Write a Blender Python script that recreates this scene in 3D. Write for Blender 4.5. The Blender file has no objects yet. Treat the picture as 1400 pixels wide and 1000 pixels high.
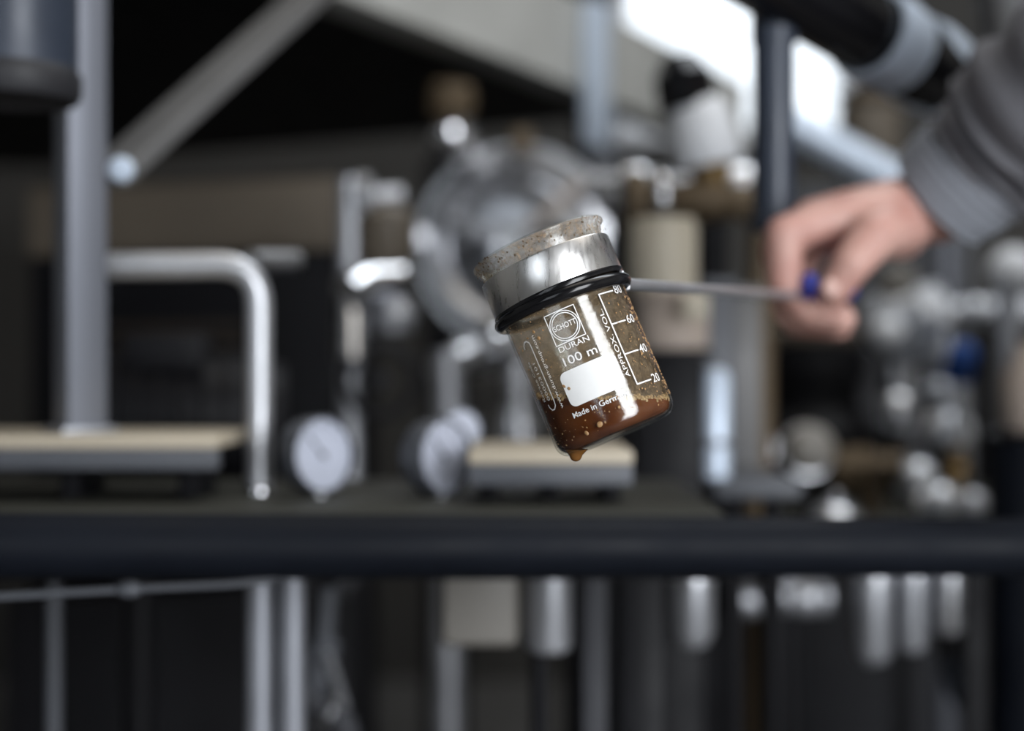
import bpy, bmesh, math, random
from mathutils import Vector, Matrix, noise

random.seed(7)
SC = bpy.context.scene
COL = SC.collection
R = math.radians
PI = math.pi

# ------------------------------------------------------------------ camera, world, light, exposure
CAM_H = 1.15
F = 1944.4            # focal length in pixels of the 1400 px wide frame (50 mm on 36 mm)
FOCUS = 0.522
cam_d = bpy.data.cameras.new('camera')
cam = bpy.data.objects.new('camera', cam_d)
COL.objects.link(cam)
cam.location = (0, 0, CAM_H)
cam.rotation_euler = (R(90), 0, 0)
cam_d.lens = 50
cam_d.sensor_width = 36
cam_d.clip_start = 0.02
cam_d.dof.use_dof = True
cam_d.dof.focus_distance = FOCUS
cam_d.dof.aperture_fstop = 3.6
cam_d.dof.aperture_blades = 0
SC.camera = cam

world = bpy.data.worlds.new('overcast_sky')
SC.world = world
world.use_nodes = True
wn = world.node_tree.nodes
wn['Background'].inputs[0].default_value = (0.86, 0.93, 1.0, 1)
wn['Background'].inputs[1].default_value = 2.0


def area_light(name, loc, rot, sx, sy, radiance, color):
    l = bpy.data.lights.new(name, 'AREA')
    l.shape = 'RECTANGLE'
    l.size, l.size_y = sx, sy
    l.energy = radiance * PI * sx * sy
    l.color = color
    o = bpy.data.objects.new(name, l)
    COL.objects.link(o)
    o.location = loc
    o.rotation_euler = rot
    return o


# daylight of the open roller door behind the photographer, plus unseen fill lamps
area_light('door_daylight', (1.90, -2.16, 1.75), (R(90), 0, 0), 1.8, 2.3, 11.0, (0.95, 0.97, 1.0))
area_light('added_window_fill', (-1.4, -2.16, 1.95), (R(90), 0, 0), 1.5, 1.9, 0.5, (0.86, 0.93, 1.0))  # added front fill; the window around it is made up
area_light('added_bench_fill', (1.15, 1.75, 3.92), (0, 0, 0), 1.6, 1.2, 7.0, (0.88, 0.94, 1.0))  # unseen roof fill, added to brighten the far bench
area_light('unseen_warm_fill', (0.9, 0.9, 3.92), (0, 0, 0), 3.0, 2.6, 1.6, (1.0, 0.92, 0.80))  # unseen overhead fill, tinted warm to tone the background

SC.view_settings.view_transform = 'Standard'
SC.view_settings.look = 'None'
SC.view_settings.gamma = 1.0
SC.view_settings.use_curve_mapping = False
SC.view_settings.exposure = 0.0
SC.cycles.use_denoising = True
SC.cycles.caustics_reflective = False
SC.cycles.caustics_refractive = False
SC.cycles.transparent_max_bounces = 16
SC.cycles.sample_clamp_indirect = 6.0


def P(px, py, d):
    """Point seen at pixel (px, py) standing d metres in front of the camera."""
    return Vector(((px - 700) / F * d, d, CAM_H - (py - 500) / F * d))


def S(px, d):
    return px * d / F


# ------------------------------------------------------------------ materials
def new_mat(name):
    m = bpy.data.materials.new(name)
    m.use_nodes = True
    nt = m.node_tree
    return m, nt, nt.nodes['Principled BSDF']


def mat(name, color, metallic=0.0, rough=0.5, var=0.12, scale=40.0, bump=0.0, rough_var=0.1, stretch=None, spec=None, coat=0.0):
    m, nt, b = new_mat(name)
    tc = nt.nodes.new('ShaderNodeTexCoord')
    mp = nt.nodes.new('ShaderNodeMapping')
    nz = nt.nodes.new('ShaderNodeTexNoise')
    nz.inputs['Scale'].default_value = scale
    nz.inputs['Detail'].default_value = 5
    nt.links.new(tc.outputs['Object'], mp.inputs[0])
    nt.links.new(mp.outputs[0], nz.inputs['Vector'])
    if stretch:
        mp.inputs['Scale'].default_value = stretch
    mix = nt.nodes.new('ShaderNodeMixRGB')
    c = Vector(color)
    mix.inputs[1].default_value = (*(c * (1 - var)), 1)
    mix.inputs[2].default_value = (*(c * (1 + var)), 1)
    nt.links.new(nz.outputs[0], mix.inputs[0])
    nt.links.new(mix.outputs[0], b.inputs['Base Color'])
    b.inputs['Metallic'].default_value = metallic
    mr = nt.nodes.new('ShaderNodeMapRange')
    mr.inputs['From Min'].default_value = 0.25
    mr.inputs['From Max'].default_value = 0.75
    mr.inputs['To Min'].default_value = max(0.02, rough - rough_var)
    mr.inputs['To Max'].default_value = min(1.0, rough + rough_var)
    nt.links.new(nz.outputs[0], mr.inputs[0])
    nt.links.new(mr.outputs[0], b.inputs['Roughness'])
    if spec is not None:
        b.inputs['Specular IOR Level'].default_value = spec
    if coat:
        b.inputs['Coat Weight'].default_value = coat
    if bump:
        bp = nt.nodes.new('ShaderNodeBump')
        bp.inputs['Strength'].default_value = bump
        bp.inputs['Distance'].default_value = 0.001
        nt.links.new(nz.outputs[0], bp.inputs['Height'])
        nt.links.new(bp.outputs[0], b.inputs['Normal'])
    return m


M = {}
M['concrete'] = mat('concrete_floor', (0.16, 0.155, 0.15), 0, 0.7, 0.3, 6, 0.3)
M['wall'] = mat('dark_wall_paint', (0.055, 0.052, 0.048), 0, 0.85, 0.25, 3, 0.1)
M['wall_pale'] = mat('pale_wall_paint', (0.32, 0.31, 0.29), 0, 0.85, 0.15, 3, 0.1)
M['ceiling'] = mat('ceiling_sheet', (0.28, 0.28, 0.28), 0, 0.7, 0.15, 2)
M['chrome'] = mat('polished_steel', (0.78, 0.79, 0.82), 1, 0.12, 0.05, 30, rough_var=0.05)
M['steel'] = mat('satin_steel', (0.62, 0.63, 0.66), 1, 0.3, 0.1, 60, rough_var=0.08)
M['brushed'] = mat('brushed_steel', (0.55, 0.56, 0.58), 1, 0.38, 0.14, 30, rough_var=0.1, stretch=(1, 1, 0.06))
M['band'] = mat('clamp_band_steel', (0.76, 0.75, 0.74), 1, 0.30, 0.1, 500, rough_var=0.07, stretch=(1, 1, 0.15))
M['leg_steel'] = mat('dull_steel_tube', (0.26, 0.27, 0.30), 0.6, 0.5, 0.1, 40)
M['brace'] = mat('shade_toned_brace_steel', (0.13, 0.128, 0.128), 0.2, 0.55, 0.2, 14)  # brace's shade put into a darker colour; one standpipe shares it
M['bright'] = mat('bright_satin_metal', (0.80, 0.83, 0.89), 0.5, 0.34, 0.08, 30)
M['tube_steel'] = mat('satin_tube_steel', (0.50, 0.51, 0.54), 0.75, 0.36, 0.08, 30)
M['galv'] = mat('galvanised_steel', (0.42, 0.43, 0.46), 0.85, 0.48, 0.2, 25)
M['alu'] = mat('aluminium_profile', (0.175, 0.185, 0.215), 0.5, 0.48, 0.12, 18, stretch=(1, 1, 0.1))
M['grey_paint'] = mat('grey_painted_beam', (0.42, 0.42, 0.40), 0.1, 0.5, 0.15, 10)
M['rail_grey'] = mat('grey_painted_rail', (0.08, 0.085, 0.098), 0.1, 0.5, 0.2, 18)
M['dim_grey'] = mat('dark_grey_paint', (0.045, 0.046, 0.052), 0.0, 0.55, 0.2, 18, spec=0.2)
M['black'] = mat('black_rubber', (0.005, 0.005, 0.006), 0, 0.16, 0.3, 60, rough_var=0.06, spec=0.4)
M['black_matt'] = mat('black_foam_insulation', (0.012, 0.012, 0.015), 0, 0.6, 0.3, 80, 0.1)
M['black_paint'] = mat('black_painted_steel', (0.006, 0.006, 0.0075), 0, 0.5, 0.3, 20, spec=0.15)
M['bar_black'] = mat('blue_black_bar_paint', (0.0045, 0.006, 0.010), 0, 0.55, 0.25, 20, spec=0.12)
M['silver_tape'] = mat('silver_band', (0.62, 0.71, 0.84), 0.3, 0.4, 0.1, 30)
M['navy'] = mat('dark_blue_painted_steel', (0.026, 0.034, 0.052), 0.1, 0.42, 0.25, 20)
M['deck'] = mat('oily_black_deck_plate', (0.034, 0.034, 0.028), 0.0, 0.6, 0.35, 9, 0.2, spec=0.25)
M['cream'] = mat('cream_enamel', (0.50, 0.45, 0.36), 0, 0.5, 0.12, 12)
M['tan'] = mat('tan_painted_panel', (0.105, 0.085, 0.063), 0, 0.65, 0.25, 5)
M['brown'] = mat('brown_card', (0.035, 0.025, 0.016), 0, 0.7, 0.3, 10)
M['wood'] = mat('pale_wood', (0.46, 0.40, 0.31), 0, 0.55, 0.25, 14, 0.2, stretch=(0.15, 1, 1))
M['white'] = mat('white_plastic', (0.74, 0.76, 0.80), 0, 0.4, 0.05, 20)
M['dial'] = mat('dial_white', (0.50, 0.53, 0.63), 0, 0.5, 0.04, 20)
M['brass'] = mat('brass_fitting', (0.28, 0.19, 0.09), 0.8, 0.35, 0.2, 40)
M['gold_brown'] = mat('tarnished_bronze', (0.11, 0.078, 0.045), 0.3, 0.55, 0.3, 30)
M['blue'] = mat('blue_plastic', (0.018, 0.075, 0.30), 0, 0.4, 0.1, 40)
M['grip'] = mat('blue_grip_plastic', (0.012, 0.03, 0.34), 0, 0.35, 0.1, 40)
M['beige_plastic'] = mat('beige_plastic', (0.21, 0.197, 0.178), 0, 0.5, 0.1, 14)
M['pink_card'] = mat('pinkish_beige_card', (0.42, 0.35, 0.30), 0, 0.6, 0.12, 14)
M['ink'] = mat('white_enamel_print', (0.86, 0.86, 0.86), 0, 0.5, 0.06, 900)
M['dark_ink'] = mat('dark_print', (0.03, 0.03, 0.035), 0, 0.6, 0.1, 60)
M['hair'] = mat('dark_brown_hair', (0.035, 0.02, 0.012), 0, 0.6, 0.4, 150, 0.6, stretch=(1, 1, 0.1))
M['denim'] = mat('dark_denim', (0.03, 0.04, 0.07), 0, 0.85, 0.3, 300, 0.3)
M['leather'] = mat('black_leather', (0.015, 0.014, 0.013), 0, 0.5, 0.3, 80, 0.2)
M['eye'] = mat('eye_white', (0.75, 0.72, 0.70), 0, 0.2, 0.05, 60)
M['knit'] = mat('grey_sweatshirt_knit', (0.165, 0.163, 0.178), 0, 0.92, 0.22, 420, 0.4, spec=0.15)
M['rib'] = mat('ribbed_grey_cuff', (0.26, 0.275, 0.31), 0, 0.92, 0.12, 420, 0.3, spec=0.15)


def skin_mat():
    m, nt, b = new_mat('skin')
    tc = nt.nodes.new('ShaderNodeTexCoord')
    nz = nt.nodes.new('ShaderNodeTexNoise')
    nz.inputs['Scale'].default_value = 38
    nz.inputs['Detail'].default_value = 4
    nt.links.new(tc.outputs['Object'], nz.inputs['Vector'])
    cr = nt.nodes.new('ShaderNodeValToRGB')
    cr.color_ramp.elements[0].position = 0.3
    cr.color_ramp.elements[0].color = (0.46, 0.235, 0.195, 1)
    cr.color_ramp.elements[1].position = 0.72
    cr.color_ramp.elements[1].color = (0.60, 0.37, 0.315, 1)
    nt.links.new(nz.outputs[0], cr.inputs[0])
    nt.links.new(cr.outputs[0], b.inputs['Base Color'])
    b.inputs['Roughness'].default_value = 0.5
    b.inputs['Subsurface Weight'].default_value = 0.12
    b.inputs['Subsurface Radius'].default_value = (0.006, 0.003, 0.002)
    b.inputs['Subsurface Scale'].default_value = 1.0
    return m


M['skin'] = skin_mat()
M['nail'] = mat('finger_nail', (0.58, 0.36, 0.31), 0, 0.45, 0.06, 60)


def glass_mat(name, rough=0.0, ior=1.47, color=(1, 1, 1)):
    m, nt, b = new_mat(name)
    b.inputs['Base Color'].default_value = (*color, 1)
    b.inputs['Transmission Weight'].default_value = 1
    b.inputs['Roughness'].default_value = rough
    b.inputs['IOR'].default_value = ior
    return m


def thin_glass(name):
    """Thin-walled clear glass: Fresnel gloss over a see-through wall."""
    m, nt, b = new_mat(name)
    out = nt.nodes['Material Output']
    lw = nt.nodes.new('ShaderNodeLayerWeight')
    lw.inputs['Blend'].default_value = 0.5
    pw = nt.nodes.new('ShaderNodeMath')
    pw.operation = 'POWER'
    pw.inputs[1].default_value = 4.0
    nt.links.new(lw.outputs['Facing'], pw.inputs[0])
    fr_ = nt.nodes.new('ShaderNodeMapRange')
    fr_.inputs['To Min'].default_value = 0.05
    fr_.inputs['To Max'].default_value = 0.5
    nt.links.new(pw.outputs[0], fr_.inputs[0])
    tr = nt.nodes.new('ShaderNodeBsdfTransparent')
    tr.inputs[0].default_value = (0.93, 0.945, 0.93, 1)
    gl = nt.nodes.new('ShaderNodeBsdfGlossy')
    nz = nt.nodes.new('ShaderNodeTexNoise')
    nz.inputs['Scale'].default_value = 350
    nz.inputs['Detail'].default_value = 6
    tc = nt.nodes.new('ShaderNodeTexCoord')
    nt.links.new(tc.outputs['Object'], nz.inputs['Vector'])
    rg = nt.nodes.new('ShaderNodeMapRange')
    rg.inputs['From Min'].default_value = 0.35
    rg.inputs['From Max'].default_value = 0.7
    rg.inputs['To Min'].default_value = 0.03
    rg.inputs['To Max'].default_value = 0.16
    nt.links.new(nz.outputs[0], rg.inputs[0])
    nt.links.new(rg.outputs[0], gl.inputs['Roughness'])
    bp = nt.nodes.new('ShaderNodeBump')
    bp.inputs['Strength'].default_value = 0.18
    bp.inputs['Distance'].default_value = 0.0003
    nt.links.new(nz.outputs[0], bp.inputs['Height'])
    nt.links.new(bp.outputs[0], gl.inputs['Normal'])
    mx = nt.nodes.new('ShaderNodeMixShader')
    nt.links.new(fr_.outputs[0], mx.inputs[0])
    nt.links.new(tr.outputs[0], mx.inputs[1])
    nt.links.new(gl.outputs[0], mx.inputs[2])
    nt.links.new(mx.outputs[0], out.inputs[0])
    return m


M['glass'] = thin_glass('borosilicate_glass')


def pane_mat():
    m, nt, b = new_mat('window_pane_glass')
    out = nt.nodes['Material Output']
    tr = nt.nodes.new('ShaderNodeBsdfTransparent')
    gl = nt.nodes.new('ShaderNodeBsdfGlossy')
    gl.inputs['Roughness'].default_value = 0.03
    mx = nt.nodes.new('ShaderNodeMixShader')
    mx.inputs[0].default_value = 0.06
    nt.links.new(tr.outputs[0], mx.inputs[1])
    nt.links.new(gl.outputs[0], mx.inputs[2])
    nt.links.new(mx.outputs[0], out.inputs[0])
    return m


M['pane'] = pane_mat()


def film_mat(name, color, lo, hi, cover_lo, cover_hi, scale, speck_scale, rough=0.35):
    """A dried splash film: partly see-through, denser in noise patches and in fine specks."""
    m, nt, b = new_mat(name)
    out = nt.nodes['Material Output']
    tc = nt.nodes.new('ShaderNodeTexCoord')
    n1 = nt.nodes.new('ShaderNodeTexNoise')
    n1.inputs['Scale'].default_value = scale
    n1.inputs['Detail'].default_value = 8
    n1.inputs['Roughness'].default_value = 0.7
    nt.links.new(tc.outputs['Object'], n1.inputs['Vector'])
    vo = nt.nodes.new('ShaderNodeTexVoronoi')
    vo.inputs['Scale'].default_value = speck_scale
    nt.links.new(tc.outputs['Object'], vo.inputs['Vector'])
    r1 = nt.nodes.new('ShaderNodeMapRange')
    r1.inputs['From Min'].default_value = lo
    r1.inputs['From Max'].default_value = hi
    r1.inputs['To Min'].default_value = cover_lo
    r1.inputs['To Max'].default_value = cover_hi
    nt.links.new(n1.outputs[0], r1.inputs[0])
    r2 = nt.nodes.new('ShaderNodeMapRange')
    r2.inputs['From Min'].default_value = 0.20
    r2.inputs['From Max'].default_value = 0.12
    r2.inputs['To Min'].default_value = 0.0
    r2.inputs['To Max'].default_value = 0.26
    nt.links.new(vo.outputs['Distance'], r2.inputs[0])
    ad = nt.nodes.new('ShaderNodeMath')
    ad.operation = 'ADD'
    ad.use_clamp = True
    nt.links.new(r1.outputs[0], ad.inputs[0])
    nt.links.new(r2.outputs[0], ad.inputs[1])
    cr = nt.nodes.new('ShaderNodeMixRGB')
    c = Vector(color)
    cr.inputs[1].default_value = (*(c * 0.6), 1)
    cr.inputs[2].default_value = (*(c * 1.5), 1)
    nt.links.new(vo.outputs['Color'], cr.inputs[0])
    nt.links.new(cr.outputs[0], b.inputs['Base Color'])
    b.inputs['Roughness'].default_value = rough
    tr = nt.nodes.new('ShaderNodeBsdfTransparent')
    mx = nt.nodes.new('ShaderNodeMixShader')
    nt.links.new(ad.outputs[0], mx.inputs[0])
    nt.links.new(tr.outputs[0], mx.inputs[1])
    nt.links.new(b.outputs[0], mx.inputs[2])
    nt.links.new(mx.outputs[0], out.inputs[0])
    return m


M['film'] = film_mat('dried_brown_splashes', (0.56, 0.37, 0.22), 0.34, 0.80, 0.13, 0.46, 260, 1100)
M['rim_film'] = film_mat('dried_brown_rim_residue', (0.36, 0.25, 0.15), 0.40, 0.72, 0.12, 0.8, 420, 1200)


def liquid_mat():
    m, nt, b = new_mat('amber_brown_liquid')
    tc = nt.nodes.new('ShaderNodeTexCoord')
    nz = nt.nodes.new('ShaderNodeTexNoise')
    nz.inputs['Scale'].default_value = 60
    nz.inputs['Detail'].default_value = 6
    nt.links.new(tc.outputs['Object'], nz.inputs['Vector'])
    cr = nt.nodes.new('ShaderNodeValToRGB')
    cr.color_ramp.elements[0].position = 0.3
    cr.color_ramp.elements[0].color = (0.075, 0.014, 0.003, 1)
    cr.color_ramp.elements[1].position = 0.75
    cr.color_ramp.elements[1].color = (0.21, 0.06, 0.011, 1)
    nt.links.new(nz.outputs[0], cr.inputs[0])
    nt.links.new(cr.outputs[0], b.inputs['Base Color'])
    b.inputs['Roughness'].default_value = 0.25
    b.inputs['IOR'].default_value = 1.34
    b.inputs['Subsurface Weight'].default_value = 0.35
    b.inputs['Subsurface Radius'].default_value = (0.006, 0.002, 0.0006)
    b.inputs['Subsurface Scale'].default_value = 1.0
    return m


M['liquid'] = liquid_mat()
M['foam_pale'] = mat('pale_tan_foam', (0.52, 0.33, 0.15), 0, 0.4, 0.3, 700, 0.4)
M['foam'] = mat('tan_foam', (0.38, 0.22, 0.095), 0, 0.4, 0.35, 700, 0.4)
M['drop'] = mat('amber_drop', (0.17, 0.07, 0.015), 0, 0.12, 0.2, 300)
M['label_paint'] = mat('white_writing_field', (0.86, 0.86, 0.85), 0, 0.55, 0.05, 300)


# ------------------------------------------------------------------ mesh helpers
class MB:
    """Collects shapes for ONE part."""

    def __init__(self):
        self.bm = bmesh.new()

    def box(self, c, size, rot=None, bevel=0.0, seg=2):
        r = bmesh.ops.create_cube(self.bm, size=1.0)
        vs = r['verts']
        bmesh.ops.scale(self.bm, vec=Vector(size), verts=vs)
        if bevel:
            es = list({e for v in vs for e in v.link_edges})
            rb = bmesh.ops.bevel(self.bm, geom=es, offset=bevel, segments=seg, profile=0.5, affect='EDGES')
            vs = list({v for f in rb['faces'] for v in f.verts} | {v for v in vs if v.is_valid})
        mtx = Matrix.Translation(Vector(c)) @ (rot.to_4x4() if rot else Matrix())
        bmesh.ops.transform(self.bm, matrix=mtx, verts=vs)
        return self

    def lathe(self, prof, origin, axis=(0, 0, 1), seg=40, closed=False):
        """prof: list of (radius, height along axis)."""
        q = Vector((0, 0, 1)).rotation_difference(Vector(axis).normalized())
        o = Vector(origin)
        rings = []
        for (r, h) in prof:
            if r < 1e-7:
                rings.append([self.bm.verts.new(o + q @ Vector((0, 0, h)))])
            else:
                rings.append([self.bm.verts.new(o + q @ Vector((r * math.cos(2 * PI * k / seg), r * math.sin(2 * PI * k / seg), h))) for k in range(seg)])
        n = len(rings)
        for i in range(n if closed else n - 1):
            a, b = rings[i], rings[(i + 1) % n]
            for k in range(seg):
                k2 = (k + 1) % seg
                if len(a) == 1 and len(b) == 1:
                    continue
                if len(a) == 1:
                    self.bm.faces.new((a[0], b[k], b[k2]))
                elif len(b) == 1:
                    self.bm.faces.new((a[k], b[0], a[k2]))
                else:
                    self.bm.faces.new((a[k], b[k], b[k2], a[k2]))
        return self

    def cyl(self, p0, p1, r0, r1=None, seg=28, edge=0.0):
        r1 = r0 if r1 is None else r1
        p0, p1 = Vector(p0), Vector(p1)
        L = (p1 - p0).length
        if edge:
            prof = [(0, 0), (r0 - edge, 0), (r0, edge), (r1, L - edge), (r1 - edge, L), (0, L)]
        else:
            prof = [(0, 0), (r0, 0), (r1, L), (0, L)]
        return self.lathe(prof, p0, p1 - p0, seg)

    def ball(self, c, r, scale=(1, 1, 1), rot=None, seg=20):
        rr = bmesh.ops.create_uvsphere(self.bm, u_segments=seg, v_segments=max(8, seg // 2), radius=r)
        mtx = Matrix.Translation(Vector(c)) @ (rot.to_4x4() if rot else Matrix()) @ Matrix.Diagonal((*scale, 1))
        bmesh.ops.transform(self.bm, matrix=mtx, verts=rr['verts'])
        return self

    def torus(self, c, axis, Rr, r, seg=48, sub=12):
        prof = [(Rr + r * math.cos(2 * PI * k / sub), r * math.sin(2 * PI * k / sub)) for k in range(sub)]
        return self.lathe(prof, c, axis, seg, closed=True)

    def tube(self, pts, r, bend=0.0, seg=20, caps=True, radii=None):
        pts = [Vector(p) for p in pts]
        path = []
        rad = []
        for i, p in enumerate(pts):
            rp = radii[i] if radii else r
            if bend and 0 < i < len(pts) - 1:
                a = (pts[i - 1] - p)
                b = (pts[i + 1] - p)
                t = min(bend, a.length * 0.49, b.length * 0.49)
                A, B = p + a.normalized() * t, p + b.normalized() * t
                for k in range(9):
                    u = k / 8
                    path.append((1 - u) ** 2 * A + 2 * u * (1 - u) * p + u * u * B)
                    rad.append(rp)
            else:
                path.append(p)
                rad.append(rp)
        t0 = (path[1] - path[0]).normalized()
        up = Vector((0, 0, 1)) if abs(t0.z) < 0.9 else Vector((1, 0, 0))
        nrm = t0.cross(up).normalized()
        rings = []
        for i, p in enumerate(path):
            if i == 0:
                t = t0
            elif i == len(path) - 1:
                t = (path[i] - path[i - 1]).normalized()
            else:
                t = ((path[i + 1] - p).normalized() + (p - path[i - 1]).normalized()).normalized()
            nrm = (nrm - t * nrm.dot(t)).normalized()
            bn = t.cross(nrm)
            rings.append([self.bm.verts.new(p + rad[i] * (math.cos(2 * PI * k / seg) * nrm + math.sin(2 * PI * k / seg) * bn)) for k in range(seg)])
        for i in range(len(rings) - 1):
            for k in range(seg):
                k2 = (k + 1) % seg
                self.bm.faces.new((rings[i][k], rings[i][k2], rings[i + 1][k2], rings[i + 1][k]))
        if caps:
            self.bm.faces.new(rings[0][::-1])
            self.bm.faces.new(rings[-1])
        return self

    def prism(self, poly, z0, z1):
        a = [self.bm.verts.new((x, y, z0)) for x, y in poly]
        b = [self.bm.verts.new((x, y, z1)) for x, y in poly]
        self.bm.faces.new(a[::-1])
        self.bm.faces.new(b)
        for i in range(len(poly)):
            j = (i + 1) % len(poly)
            self.bm.faces.new((a[i], a[j], b[j], b[i]))
        return self

    def bar(self, p0, p1, w, h, roll=0.0, bevel=0.0):
        """Square section bar between two points (w across, h along the section's up)."""
        p0, p1 = Vector(p0), Vector(p1)
        d = p1 - p0
        q = d.to_track_quat('Z', 'Y')
        rot = q.to_matrix() @ Matrix.Rotation(roll, 3, 'Z')
        return self.box((p0 + p1) / 2, (w, h, d.length), rot, bevel)


def origin_of(parent):
    o = Vector((0, 0, 0))
    while parent is not None:
        o = o + parent.location
        parent = parent.parent
    return o


def part(name, mb, m, parent=None, sharp=38, label=None, smooth=True):
    """Links the collected shapes as one mesh object; shapes are given in world space."""
    bm = mb.bm if isinstance(mb, MB) else mb
    bmesh.ops.recalc_face_normals(bm, faces=bm.faces)
    if parent is not None:
        bmesh.ops.translate(bm, vec=-origin_of(parent), verts=bm.verts)
        off = None
    else:
        off = sum((v.co for v in bm.verts), Vector()) / max(1, len(bm.verts))
        bmesh.ops.translate(bm, vec=-off, verts=bm.verts)
    me = bpy.data.meshes.new(name)
    bm.to_mesh(me)
    bm.free()
    if smooth:
        me.shade_smooth()
        me.set_sharp_from_angle(angle=R(sharp))
    me.materials.append(M[m] if isinstance(m, str) else m)
    o = bpy.data.objects.new(name, me)
    COL.objects.link(o)
    if parent is not None:
        o.parent = parent
    else:
        o.location = off
    if label:
        o['label'] = label
    return o


def thing(name, label, cat, loc=(0, 0, 0), group=None):
    o = bpy.data.objects.new(name, None)
    COL.objects.link(o)
    o.location = loc
    o.empty_display_size = 0.02
    o['label'] = label
    o['category'] = cat
    if group:
        o['group'] = group
    return o


def tag(o, label, cat, group=None, kind=None):
    o['label'] = label
    o['category'] = cat
    if group:
        o['group'] = group
    if kind:
        o['kind'] = kind
    return o


def struct(name, mb, m, parent=None):
    o = part(name, mb, m, parent)
    if parent is None:
        o['kind'] = 'structure'
    return o


# ------------------------------------------------------------------ the hall
X0, X1, Y0, Y1, ZC = -3.2, 4.0, -2.3, 5.2, 4.0
struct('floor', MB().box(((X0 + X1) / 2, (Y0 + Y1) / 2, -0.05), (X1 - X0 + 0.4, Y1 - Y0 + 0.4, 0.1)), 'concrete')
struct('ceiling', MB().box(((X0 + X1) / 2, (Y0 + Y1) / 2, ZC + 0.05), (X1 - X0 + 0.4, Y1 - Y0 + 0.4, 0.1)), 'ceiling')
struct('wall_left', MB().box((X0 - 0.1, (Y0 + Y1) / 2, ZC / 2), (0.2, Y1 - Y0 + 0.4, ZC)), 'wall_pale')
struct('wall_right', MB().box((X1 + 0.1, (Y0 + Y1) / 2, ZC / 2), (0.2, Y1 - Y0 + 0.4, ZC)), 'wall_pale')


def wall_with_opening(name, y, thick, ox0, ox1, oz0, oz1, m):
    mb = MB()
    mb.box(((X0 + ox0) / 2, y, ZC / 2), (ox0 - X0, thick, ZC))
    mb.box(((X1 + ox1) / 2, y, ZC / 2), (X1 - ox1, thick, ZC))
    if oz0 > 0:
        mb.box(((ox0 + ox1) / 2, y, oz0 / 2), (ox1 - ox0, thick, oz0))
    mb.box(((ox0 + ox1) / 2, y, (ZC + oz1) / 2), (ox1 - ox0, thick, ZC - oz1))
    return struct(name, mb, m)


WX0, WX1, WZ0, WZ1 = 0.38, 1.26, 1.985, 3.3
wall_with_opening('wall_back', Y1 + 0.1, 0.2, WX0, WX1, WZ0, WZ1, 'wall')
wf_ = MB()
yf = Y0 - 0.1
for xa, xb, za, zb in ((X0, -2.2, 0, ZC), (-0.6, 0.96, 0, ZC), (2.84, X1, 0, ZC), (0.96, 2.84, 3.0, ZC), (-2.2, -0.6, 0, 0.95), (-2.2, -0.6, 2.95, ZC)):
    wf_.box(((xa + xb) / 2, yf, (za + zb) / 2), (xb - xa, 0.2, zb - za))
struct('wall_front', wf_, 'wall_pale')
win2 = bpy.data.objects.new('added_window_2', None)  # made-up window, added to house the front fill lamp
COL.objects.link(win2)
win2.location = (-1.4, yf, 0.95)
win2['kind'] = 'structure'
f2 = MB()
for x in (-2.17, -1.4, -0.63):
    f2.box((x, yf, 1.95), (0.06, 0.08, 2.0), bevel=0.004)
for z in (0.98, 2.92):
    f2.box((-1.4, yf, z), (1.48, 0.07, 0.06), bevel=0.004)
part('window_frame', f2, 'white', win2)
for x in (-1.785, -1.015):
    part('pane', MB().box((x, yf, 1.95), (0.71, 0.006, 1.88)), 'pane', win2)
win = bpy.data.objects.new('window_1', None)
COL.objects.link(win)
win.location = ((WX0 + WX1) / 2, Y1 + 0.1, WZ0)
win['kind'] = 'structure'
fr = MB()
for x in (WX0 + 0.025, WX1 - 0.025):
    fr.box((x, Y1 + 0.1, (WZ0 + WZ1) / 2), (0.05, 0.08, WZ1 - WZ0), bevel=0.004)
for z in (WZ0 + 0.025, WZ1 - 0.025):
    fr.box(((WX0 + WX1) / 2, Y1 + 0.1, z), (WX1 - WX0 - 0.1, 0.08, 0.05), bevel=0.004)
part('window_frame', fr, 'white', win)
mx_ = 0.93
part('mullion', MB().box((mx_, Y1 + 0.1, (WZ0 + WZ1) / 2), (0.045, 0.07, WZ1 - WZ0 - 0.1), bevel=0.004), 'white', win)
part('pane', MB().box(((WX0 + mx_) / 2, Y1 + 0.1, (WZ0 + WZ1) / 2), (mx_ - WX0 - 0.1, 0.006, WZ1 - WZ0 - 0.1)), 'pane', win)
part('pane', MB().box(((WX1 + mx_) / 2, Y1 + 0.1, (WZ0 + WZ1) / 2), (WX1 - mx_ - 0.1, 0.006, WZ1 - WZ0 - 0.1)), 'pane', win)
part('window_sill', MB().box(((WX0 + WX1) / 2, Y1 - 0.03, WZ0 - 0.02), (WX1 - WX0 + 0.1, 0.26, 0.04), bevel=0.006), 'white', win)
drf = MB()
for x in (0.99, 2.81):
    drf.box((x, Y0 - 0.06, 1.5), (0.06, 0.14, 3.0), bevel=0.006)
drf.box((1.90, Y0 - 0.06, 2.97), (1.76, 0.14, 0.06), bevel=0.006)
struct('door_1', drf, 'galv')

# ------------------------------------------------------------------ raised platform over the tank, upper middle
HB = 0.463            # underside of its edge beam above the camera
bA = Vector((-0.50, 1.26, CAM_H + HB))
bdir = Vector((0.327, 0.60, 0)).normalized()
bB = bA + bdir * 2.1
nrm_b = Vector((-bdir.y, bdir.x, 0))        # towards the hall's left
plat = thing('raised_platform', 'raised steel platform whose pale edge beam crosses above the tank door', 'platform', (bA + bdir * 1.0).to_tuple()[:2] + (0,))
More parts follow.
